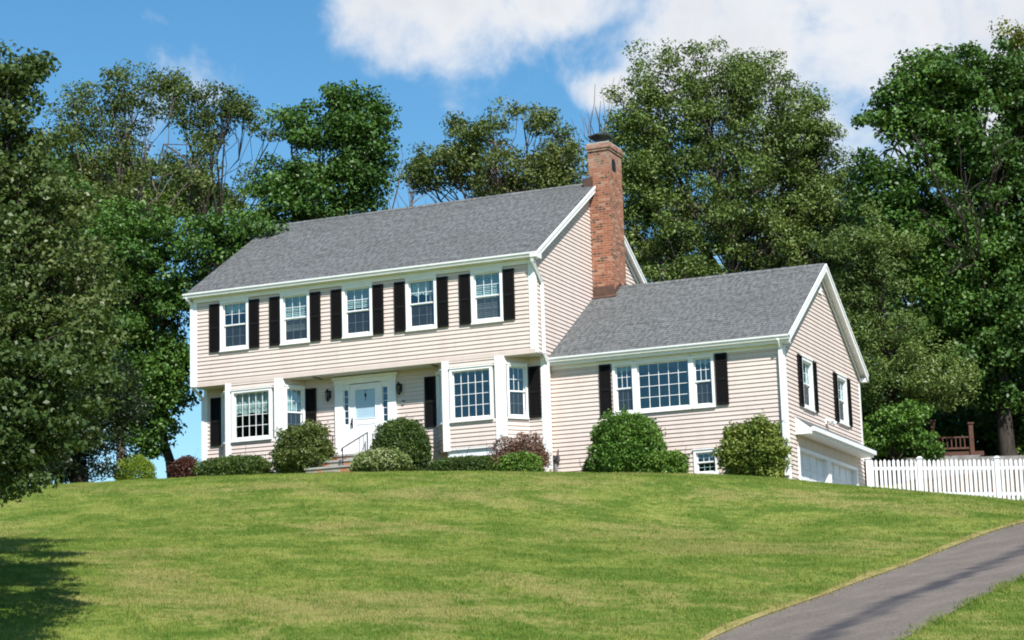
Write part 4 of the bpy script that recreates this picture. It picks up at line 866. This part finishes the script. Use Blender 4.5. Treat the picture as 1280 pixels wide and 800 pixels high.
for k, (t0, t1, n0) in enumerate(((-1.9, -.6, -1.3), (-.58, .9, -1.35), (.92, 2.3, -1.3), (2.32, 3.8, -1.4))):
    mb = MB(); dbox(mb, t0, t1, n0, n0+.8, -3.0, -1.95+.03*math.sin(k*2.)); wpart('stone', mb, M['stone_ledge'], lg)

# ---------------------------------------------------------------- trees and shrubs
def limb(V, F, pts, r0, r1, seg=6):
    """append a tapered tube through pts to the vertex / quad lists"""
    P_ = np.array(pts, float); n = len(P_); base = len(V)
    d = np.gradient(P_, axis=0); d /= np.linalg.norm(d, axis=1)[:,None]+1e-9
    ref = np.where(np.abs(d[:,2:3]) > .9, np.array([[1., 0, 0]]), np.array([[0, 0, 1.]]))
    a = np.cross(d, ref); a /= np.linalg.norm(a, axis=1)[:,None]+1e-9; b = np.cross(d, a)
    for i in range(n):
        r = r0+(r1-r0)*i/(n-1)
        for k in range(seg):
            t = 2*math.pi*k/seg; V.append(P_[i]+(a[i]*math.cos(t)+b[i]*math.sin(t))*r)
    for i in range(n-1):
        for k in range(seg):
            j = (k+1) % seg; F.append((base+i*seg+k, base+i*seg+j, base+(i+1)*seg+j, base+(i+1)*seg+k))
def bent(a, b, n, amt, sag=0.):
    a, b = np.array(a, float), np.array(b, float); t = np.linspace(0, 1, n)[:,None]; L = np.linalg.norm(b-a)
    p = a+(b-a)*t; j = rng.normal(0, amt*L, (n, 3)); j[0] = 0; j[-1] = 0; p += j*np.sin(np.pi*t)
    p[:,2] += sag*L*np.sin(np.pi*t[:,0]); return p
def leaves(centers, radii, per, size, asp, tints, up=.55, flat=.6):
    n = len(centers); N = n*per
    c = np.repeat(centers, per, 0); R_ = np.repeat(radii, per)[:,None]
    d = rng.normal(0, 1, (N, 3)); d /= np.linalg.norm(d, axis=1)[:,None]; rr = rng.random((N, 1))**.5
    p = c+d*rr*R_*np.array([[1, 1, flat]])
    nrm = rng.normal(0, 1, (N, 3))*.75+d*.5; nrm[:,2] += up; nrm /= np.linalg.norm(nrm, axis=1)[:,None]
    ax = np.cross(nrm, rng.normal(0, 1, (N, 3))); ax /= np.linalg.norm(ax, axis=1)[:,None]; sd = np.cross(nrm, ax)
    s = size*rng.uniform(.6, 1.3, (N, 1)); w_ = s*asp
    fold = nrm*s*rng.uniform(.02, .18, (N, 1))
    v = np.stack([p-ax*s*.5, p+sd*w_*.5+fold, p+ax*s*.5-nrm*s*.12, p-sd*w_*.5+fold], 1)
    t = np.clip(np.repeat(tints, per)*.6+rng.random(N)*.4, 0, 1)
    return v.reshape(-1, 3), t
def wavy(p, f, ph):
    return np.sin(p[:,0]*f+ph)+np.sin(p[:,1]*f*1.13+ph*1.7)+np.sin(p[:,2]*f*1.31+ph*2.3)+.6*np.sin((p[:,0]+p[:,2])*f*2.1+ph*.7)
def tree(key, name, label, leaf, bark='bark', density=3.0, cl=.62, per=80, size=.20, asp=.62, hole=-1.75, trunk_r=.22, fork=.35, group=None, lean=None, flat=.6, trunk_top=None, twigs=.5):
    b, shape = TREE_SHAPES[key]; B = np.array(b); Sx = np.array(shape)
    root = empty(name, b); tag(root, label, 'tree', group)
    vdir = np.array([fh.x, fh.y, 0.]); rdir = np.array([rh.x, rh.y, 0.]); up = np.array([0, 0, 1.])
    C_ = []; Wc = []; owner = []
    for i, (cx, cy, cz_, rx, rz, ry) in enumerate(Sx):
        n = max(4, int(density*math.pi*rx*rz/(cl*cl)*.85))
        d = rng.normal(0, 1, (n, 3)); d /= np.linalg.norm(d, axis=1)[:,None]; r = rng.random((n, 1))**.42*np.where(rng.random((n, 1)) < .13, rng.uniform(1.0, 1.28, (n, 1)), 1.)
        q = d*r; rag = 1+.16*wavy(d*3, 1.7, i*2.1+cx)[:,None]*.5
        C_.append(np.array([cx, cy, cz_])+rdir*(q[:,:1]*rx*rag)+vdir*(q[:,1:2]*ry*rag)+up*(q[:,2:]*rz*rag)); owner += [i]*n
    C_ = np.concatenate(C_); owner = np.array(owner)
    k = wavy(C_, 1.25/cl*.62, cl*7+len(key)) > hole; C_, owner = C_[k], owner[k]
    k = C_[:,2] > ground(C_[:,0], C_[:,1])+.25; C_, owner = C_[k], owner[k]
    tn = np.clip(.45+.17*wavy(C_, .8, 1.3+len(key))+rng.normal(0, .16, len(C_)), 0, 1)
    v, t = leaves(C_, cl*rng.uniform(.65, 1.2, len(C_)), per, size, asp, tn, flat=flat)
    V, F = [], []
    hi = Sx[:,2].max(); w_ = Sx[:,3]*Sx[:,4]; mid = (Sx[:,:3]*w_[:,None]).sum(0)/w_.sum()
    top = np.array([mid[0], mid[1], mid[2]+.35*(hi-mid[2])]) if trunk_top is None else np.array(trunk_top)
    tp = bent(B-np.array([0, 0, .3]), top, 9, .018)
    limb(V, F, tp, trunk_r, trunk_r*.10, 9)
    # flare of the roots
    limb(V, F, [B-np.array([0, 0, .4]), B+np.array([0, 0, .1]), B+np.array([0, 0, .7])], trunk_r*1.55, trunk_r*.98, 9)
    for i, s_ in enumerate(Sx):
        c = s_[:3]; hfrac = np.clip((c[2]-B[2])/(top[2]-B[2]+1e-6)*.62, fork, .95); j = hfrac*8; st = tp[int(j)]*(1-j % 1)+tp[min(8, int(j)+1)]*(j % 1)
        r0 = trunk_r*(1-.72*hfrac)*.62; path = bent(st, c, 6, .045, .05); limb(V, F, path, r0, r0*.35, 6)
        own = C_[owner == i]; rng.shuffle(own)
        for q in own[:max(2, int(len(own)*twigs))]:
            a = path[rng.integers(2, 6)]; limb(V, F, bent(a, q, 4, .06, .03), r0*.30, .012, 4)
    V = np.array(V)-B
    me = bpy.data.meshes.new('trunk'); me.from_pydata(V.tolist(), [], F); me.materials.append(M[bark]); me.polygons.foreach_set('use_smooth', np.ones(len(F), bool)); link('trunk', me, root)
    link('crown', tri_mesh('crown', v-B, M[leaf], t, 4), root)
    return root

M['leaf_olive'] = leaf_mat('olive_leaves', (0.053, 0.086, 0.020), (0.102, 0.143, 0.031), (0.177, 0.193, 0.058))
M['leaf_near'] = leaf_mat('maple_leaves_olive', (.032, .062, .014), (.068, .108, .024), (.145, .170, .052))
M['leaf_green'] = leaf_mat('mid_green_leaves', (0.050, 0.099, 0.020), (0.103, 0.181, 0.029), (0.175, 0.248, 0.045))
M['leaf_dark'] = leaf_mat('dark_green_leaves', (0.032, 0.077, 0.016), (0.068, 0.149, 0.023), (0.125, 0.218, 0.036))
M['leaf_yellow'] = leaf_mat('yellow_green_leaves', (0.121, 0.138, 0.024), (0.206, 0.215, 0.038), (0.327, 0.284, 0.061))
M['leaf_willow'] = leaf_mat('soft_green_leaves', (0.060, 0.103, 0.023), (0.122, 0.185, 0.039), (0.198, 0.248, 0.066))
M['leaf_bright'] = leaf_mat('bright_green_leaves', (0.074, 0.142, 0.022), (0.128, 0.230, 0.030), (0.203, 0.284, 0.047))
M['leaf_lime'] = leaf_mat('lime_green_needles', (0.128, 0.203, 0.016), (0.203, 0.297, 0.022), (0.270, 0.351, 0.034))
M['leaf_yew_shade'] = leaf_mat('shade_darkened_yew_needles', (.007, .016, .005), (.013, .027, .008), (.022, .038, .010), .15)  # near-black needles: the deep shade around the yew is put into the colour
M['leaf_maroon'] = leaf_mat('maroon_leaves', (.060, .018, .016), (.100, .034, .026), (.130, .060, .040))
M['leaf_russet'] = leaf_mat('russet_leaves', (0.121, 0.065, 0.051), (0.223, 0.115, 0.084), (0.311, 0.189, 0.135))
M['leaf_hedge'] = leaf_mat('dark_hedge_leaves', (0.036, 0.068, 0.017), (0.071, 0.124, 0.023), (0.121, 0.170, 0.036), .2)
M['leaf_variegated'] = leaf_mat('variegated_leaves', (0.108, 0.162, 0.038), (0.230, 0.284, 0.101), (0.450, 0.450, 0.270))
M['leaf_shrub'] = leaf_mat('shrub_leaves', (0.056, 0.133, 0.022), (0.112, 0.224, 0.031), (0.196, 0.294, 0.049), .25)
M['leaf_corner'] = leaf_mat('yellowish_shrub_leaves', (0.084, 0.140, 0.025), (0.175, 0.231, 0.039), (0.266, 0.301, 0.063), .25)
M['leaf_rhodo'] = leaf_mat('olive_shrub_leaves', (0.055, 0.089, 0.019), (0.110, 0.149, 0.032), (0.179, 0.186, 0.061))

tree('near_left', 'maple_tree', 'large olive-green maple at the left edge, nearest tree, branches hanging over the lawn', 'leaf_near', density=3.0, cl=.36, per=88, size=.092, asp=.62, hole=-1.45, flat=.42, trunk_r=.17)
G_ = 'tall trees behind the house'
tree('left_tall', 'locust_tree', 'tall airy olive tree behind the near maple, sky showing between its limbs', 'leaf_olive', 'pale_bark', density=2.1, cl=.60, per=106, size=0.134, asp=.5, hole=-1.10, trunk_r=.2, group=G_, twigs=.8)
tree('left_airy', 'locust_tree', 'thin open-crowned tree with bare dark stems against the sky left of the roof', 'leaf_olive', density=2.3, cl=.58, per=93, size=0.134, asp=.5, hole=-0.90, trunk_r=.17, group=G_, twigs=.9)
tree('left_dense', 'oak_tree', 'dense dark green tree rising above the left end of the main roof', 'leaf_dark', density=2.7, cl=.62, per=145, size=0.148, hole=-1.30, trunk_r=.25, group=G_)
tree('left_trunk', 'oak_tree', 'dark leafy tree with leaning trunk just left of the house corner', 'leaf_dark', density=3.0, cl=.58, per=136, size=0.134, hole=-2.0, trunk_r=.19, group=G_, fork=.3)
tree('left_behind', 'beech_tree', 'green tree filling the back between the near maple and the leaning trunk', 'leaf_green', density=3.0, cl=.75, per=124, size=0.170, hole=-2.4, group=G_)
tree('middle_back', 'locust_tree', 'low wide olive tree showing above the main roof ridge left of the chimney', 'leaf_olive', 'pale_bark', density=3.4, cl=.6, per=115, size=0.141, asp=.5, hole=-1.6, group=G_, twigs=.8)
tree('chimney_right', 'ash_tree', 'very tall broad green tree right behind the brick chimney and wing roof', 'leaf_willow', 'pale_bark', density=2.9, cl=.60, per=136, size=0.134, asp=.45, hole=-2.1, trunk_r=.3, group=G_, twigs=.7)
tree('fence_back', 'hemlock_tree', 'feathery mid-green tree leaning over the garage end and white fence', 'leaf_willow', density=2.8, cl=.55, per=132, size=0.120, asp=.4, hole=-1.9, group=G_)
tree('right_maple', 'maple_tree', 'huge dark green maple at the right edge above the fence', 'leaf_dark', density=3.1, cl=.66, per=153, size=0.162, hole=-1.9, trunk_r=.3, group=G_)
tree('right_pale', 'locust_tree', 'pale olive tree top peeking out behind the dark maple at the upper right corner', 'leaf_yellow', 'pale_bark', density=2.0, cl=.6, per=102, size=0.141, hole=-1.15, group=G_)
tree('right_behind', 'beech_tree', 'shaded dark tree deep behind the timber deck at right', 'leaf_dark', density=2.7, cl=.8, per=115, size=0.183, hole=-2.4, group=G_)
tree('fence_sapling', 'sapling', 'low green sapling just behind the left end of the white fence', 'leaf_shrub', density=2.4, cl=.36, per=93, size=0.113, asp=.7, hole=-1.75, trunk_r=.06)
tree('left_yew', 'yew_tree', 'very dark rounded yew in deep shade left of the lime green shrub', 'leaf_yew_shade', density=3.4, cl=.5, per=144, size=0.101, asp=.45, hole=-3.05, trunk_r=.2)

def bare_tree(name, label, base_, tips, r0, bark='pale_bark', cat='tree', fork_h=.55):
    root = empty(name, base_); tag(root, label, cat); V, F = [], []; B = np.array(base_, float)
    c = np.mean(np.array(tips), 0); knot = B+(c-B)*fork_h
    limb(V, F, bent(B, knot, 6, .02), r0, r0*.6, 6)
    for q in tips:
        p_ = bent(knot, q, 7, .03, .04); limb(V, F, p_, r0*.5, .014, 5)
        for k in range(7):
            a = p_[rng.integers(2, 6)]; L = np.linalg.norm(np.array(q)-knot)*rng.uniform(.15, .35); d = (np.array(q)-knot)/np.linalg.norm(np.array(q)-knot)+rng.normal(0, .45, 3); d[2] = abs(d[2])
            limb(V, F, bent(a, a+d/np.linalg.norm(d)*L, 4, .05), .020, .008, 4)
    me = bpy.data.meshes.new('branches'); me.from_pydata((np.array(V)-B).tolist(), [], F); me.materials.append(M[bark]); link('branches', me, root); return root
z0 = gz(3.7, 23.)
bare_tree('dead_tree', 'leafless grey twigs of a dead tree standing against the sky beside the chimney top', (3.9, 23.0, z0), [(3.4, 23., 13.3), (3.8, 23.2, 13.7), (4.5, 22.8, 12.9), (4.2, 23.4, 12.9)], .06)
bare_tree('dead_tree', 'bare dead branches at the right side of the dense tree left of the roof', (1.2, 13.4, gz(1.2, 13.4)), [(.1, 12.8, 9.6), (.5, 13.2, 9.0), (.9, 12.6, 8.4), (-.2, 13.0, 8.6)], .10)
bare_tree('dead_tree', 'thin grey dead limbs showing in front of the dark maple crown', (20.7, 19.0, gz(20.7, 19.0)), [(18.2, 13.6, 8.4), (18.9, 13.8, 6.9), (19.6, 13.7, 8.2), (18.5, 13.4, 5.3), (19.0, 13.6, 3.6), (20.3, 13.9, 6.0), (20.8, 13.9, 8.0)], .045, 'bark', fork_h=.72)

def shrub(name, label, x, y, rx, ry, h, leaf, n=6500, size=.075, asp=.6, z=None, boxy=2.4, rag=.10, cat='shrub', stems=0, group=None, cone=False):
    z = gz(x, y)-.05 if z is None else z
    root = empty(name, (x, y, z)); tag(root, label, cat, group)
    n = int(n); d = rng.normal(0, 1, (n, 3)); d /= np.linalg.norm(d, axis=1)[:,None]
    sup = (np.abs(d)**boxy).sum(1)**(-1/boxy); lump = 1+rag*.35*wavy(d*2.2, 2.3, x*3)+rag*.2*wavy(d*5, 2.9, y*5+x)
    r = (sup*lump*(rng.random(n)**.22)*np.where(rng.random(n) < .05, rng.uniform(1.02, 1.16, n), 1.))[:,None]
    p = d*r*np.array([[rx, ry, h/2]]); p[:,2] += h/2
    if cone: k = np.clip(1-p[:,2]/h, .02, 1)[:,None]; p[:,:2] *= k**.8
    tn = np.clip(.45+.14*wavy(p, 5.5, x)+rng.normal(0, .2, n), 0, 1)
    v, t = leaves(p, np.full(n, size*.9), 3, size, asp, tn, up=.35, flat=1.)
    link('foliage', tri_mesh('foliage', v, M[leaf], t, 4), root)
    V, F = [], []
    for k in range(max(5, stems)):
        a = 2*math.pi*k/max(5, stems)+rng.uniform(-.3, .3); q = (rx*.75*math.cos(a), ry*.75*math.sin(a), h*rng.uniform(.55, .9))
        p_ = bent((q[0]*.15, q[1]*.15, -.05), q, 5, .05); limb(V, F, p_, .028, .007, 5)
        for j in range(3):
            b = p_[rng.integers(2, 5)]; limb(V, F, bent(b, b+rng.normal(0, .16, 3)+np.array([0, 0, .16]), 3, .05), .010, .004, 4)
    me = bpy.data.meshes.new('stem'); me.from_pydata(np.array(V).tolist(), [], F); me.materials.append(M['bark']); link('stem', me, root)
    return root
SG = 'shrubs along the front of the house'
shrub('barberry_shrub', 'maroon clipped shrub at the left corner of the house', .02, -.55, .42, .42, .92, 'leaf_maroon', 4200, .06, rag=.16, group=SG)
shrub('clipped_hedge', 'wide dark green clipped hedge under the left bay window', 1.80, -.85, 1.10, .48, .80, 'leaf_hedge', 9000, .055, boxy=3.2, rag=.08, group=SG)
shrub('tall_shrub', 'tall ragged olive shrub between the left bay window and the front door', 3.97, -.72, .80, .62, 1.52, 'leaf_rhodo', 8000, .085, .45, boxy=2.4, rag=.24, stems=9, group=SG)
shrub('round_shrub', 'dark green dome shaped shrub in front of the door sidelight', 6.72, -.25, .80, .68, 1.62, 'leaf_hedge', 10000, .06, boxy=2.6, rag=.08, group=SG)
shrub('variegated_shrub', 'pale cream variegated low mound shrub in front of the dark dome shrub', 6.66, -1.35, .80, .6, .72, 'leaf_variegated', 5200, .075, .55, rag=.14, group=SG)
shrub('clipped_hedge', 'low flat-topped dark hedge under the right bay window', 8.80, -.85, .96, .42, .54, 'leaf_hedge', 7000, .05, boxy=3.6, rag=.06, group=SG)
shrub('russet_shrub', 'twiggy russet-brown shrub at the right end of the right bay', 10.33, -.45, .78, .55, 1.16, 'leaf_russet', 3600, .065, .45, rag=.24, stems=14, group=SG)
shrub('small_shrub', 'small bright green shrub in front of the russet shrub', 10.62, -1.15, .58, .45, .66, 'leaf_bright', 4600, .06, rag=.12, group=SG)
shrub('dwarf_conifer', 'tiny cone shaped conifer alone at the foot of the wing wall', 11.92, .30, .27, .27, .72, 'leaf_corner', 900, .05, cone=True, rag=.1, group=SG)
shrub('large_shrub', 'big dense dark green shrub below the wing picture window', 13.16, .05, .94, .75, 1.80, 'leaf_shrub', 12500, .070, boxy=3.0, rag=.15, group=SG)
shrub('small_shrub', 'small loose green shrub at the right foot of the big dense shrub', 14.36, -.25, .48, .45, .82, 'leaf_bright', 3200, .075, rag=.26, group=SG)
shrub('corner_shrub', 'full yellowish-green shrub at the right front corner of the wing', 16.62, .05, .80, .62, 1.50, 'leaf_corner', 8200, .08, .6, boxy=2.8, rag=.26, group=SG)
shrub('cypress_shrub', 'lime green egg shaped shrub on the lawn crest left of the house', -2.80, 1.2, .60, .60, 1.36, 'leaf_lime', 6500, .055, .4, boxy=2.0, rag=.05)
U_ = 'understory bushes in the shade behind the fence'
for x, y, r_, h, lab in ((15.2, 16.5, 2.0, 3.2, 'shaded bush behind the rear corner of the garage wing'), (17.6, 21.5, 2.6, 3.0, 'shaded bush right behind the timber deck'), (21.0, 19.5, 2.4, 3.2, 'shaded bush to the right of the timber deck under the dark maple'), (13.0, 24, 3.0, 3.4, 'shaded bush deep behind the garage wing'), (24.0, 16.5, 2.2, 3.0, 'shaded bush at the right picture edge beyond the fence')):
    shrub('understory_bush', lab, x, y, r_, r_*.8, h, 'leaf_dark', 7000, .15, rag=.3, group=U_)
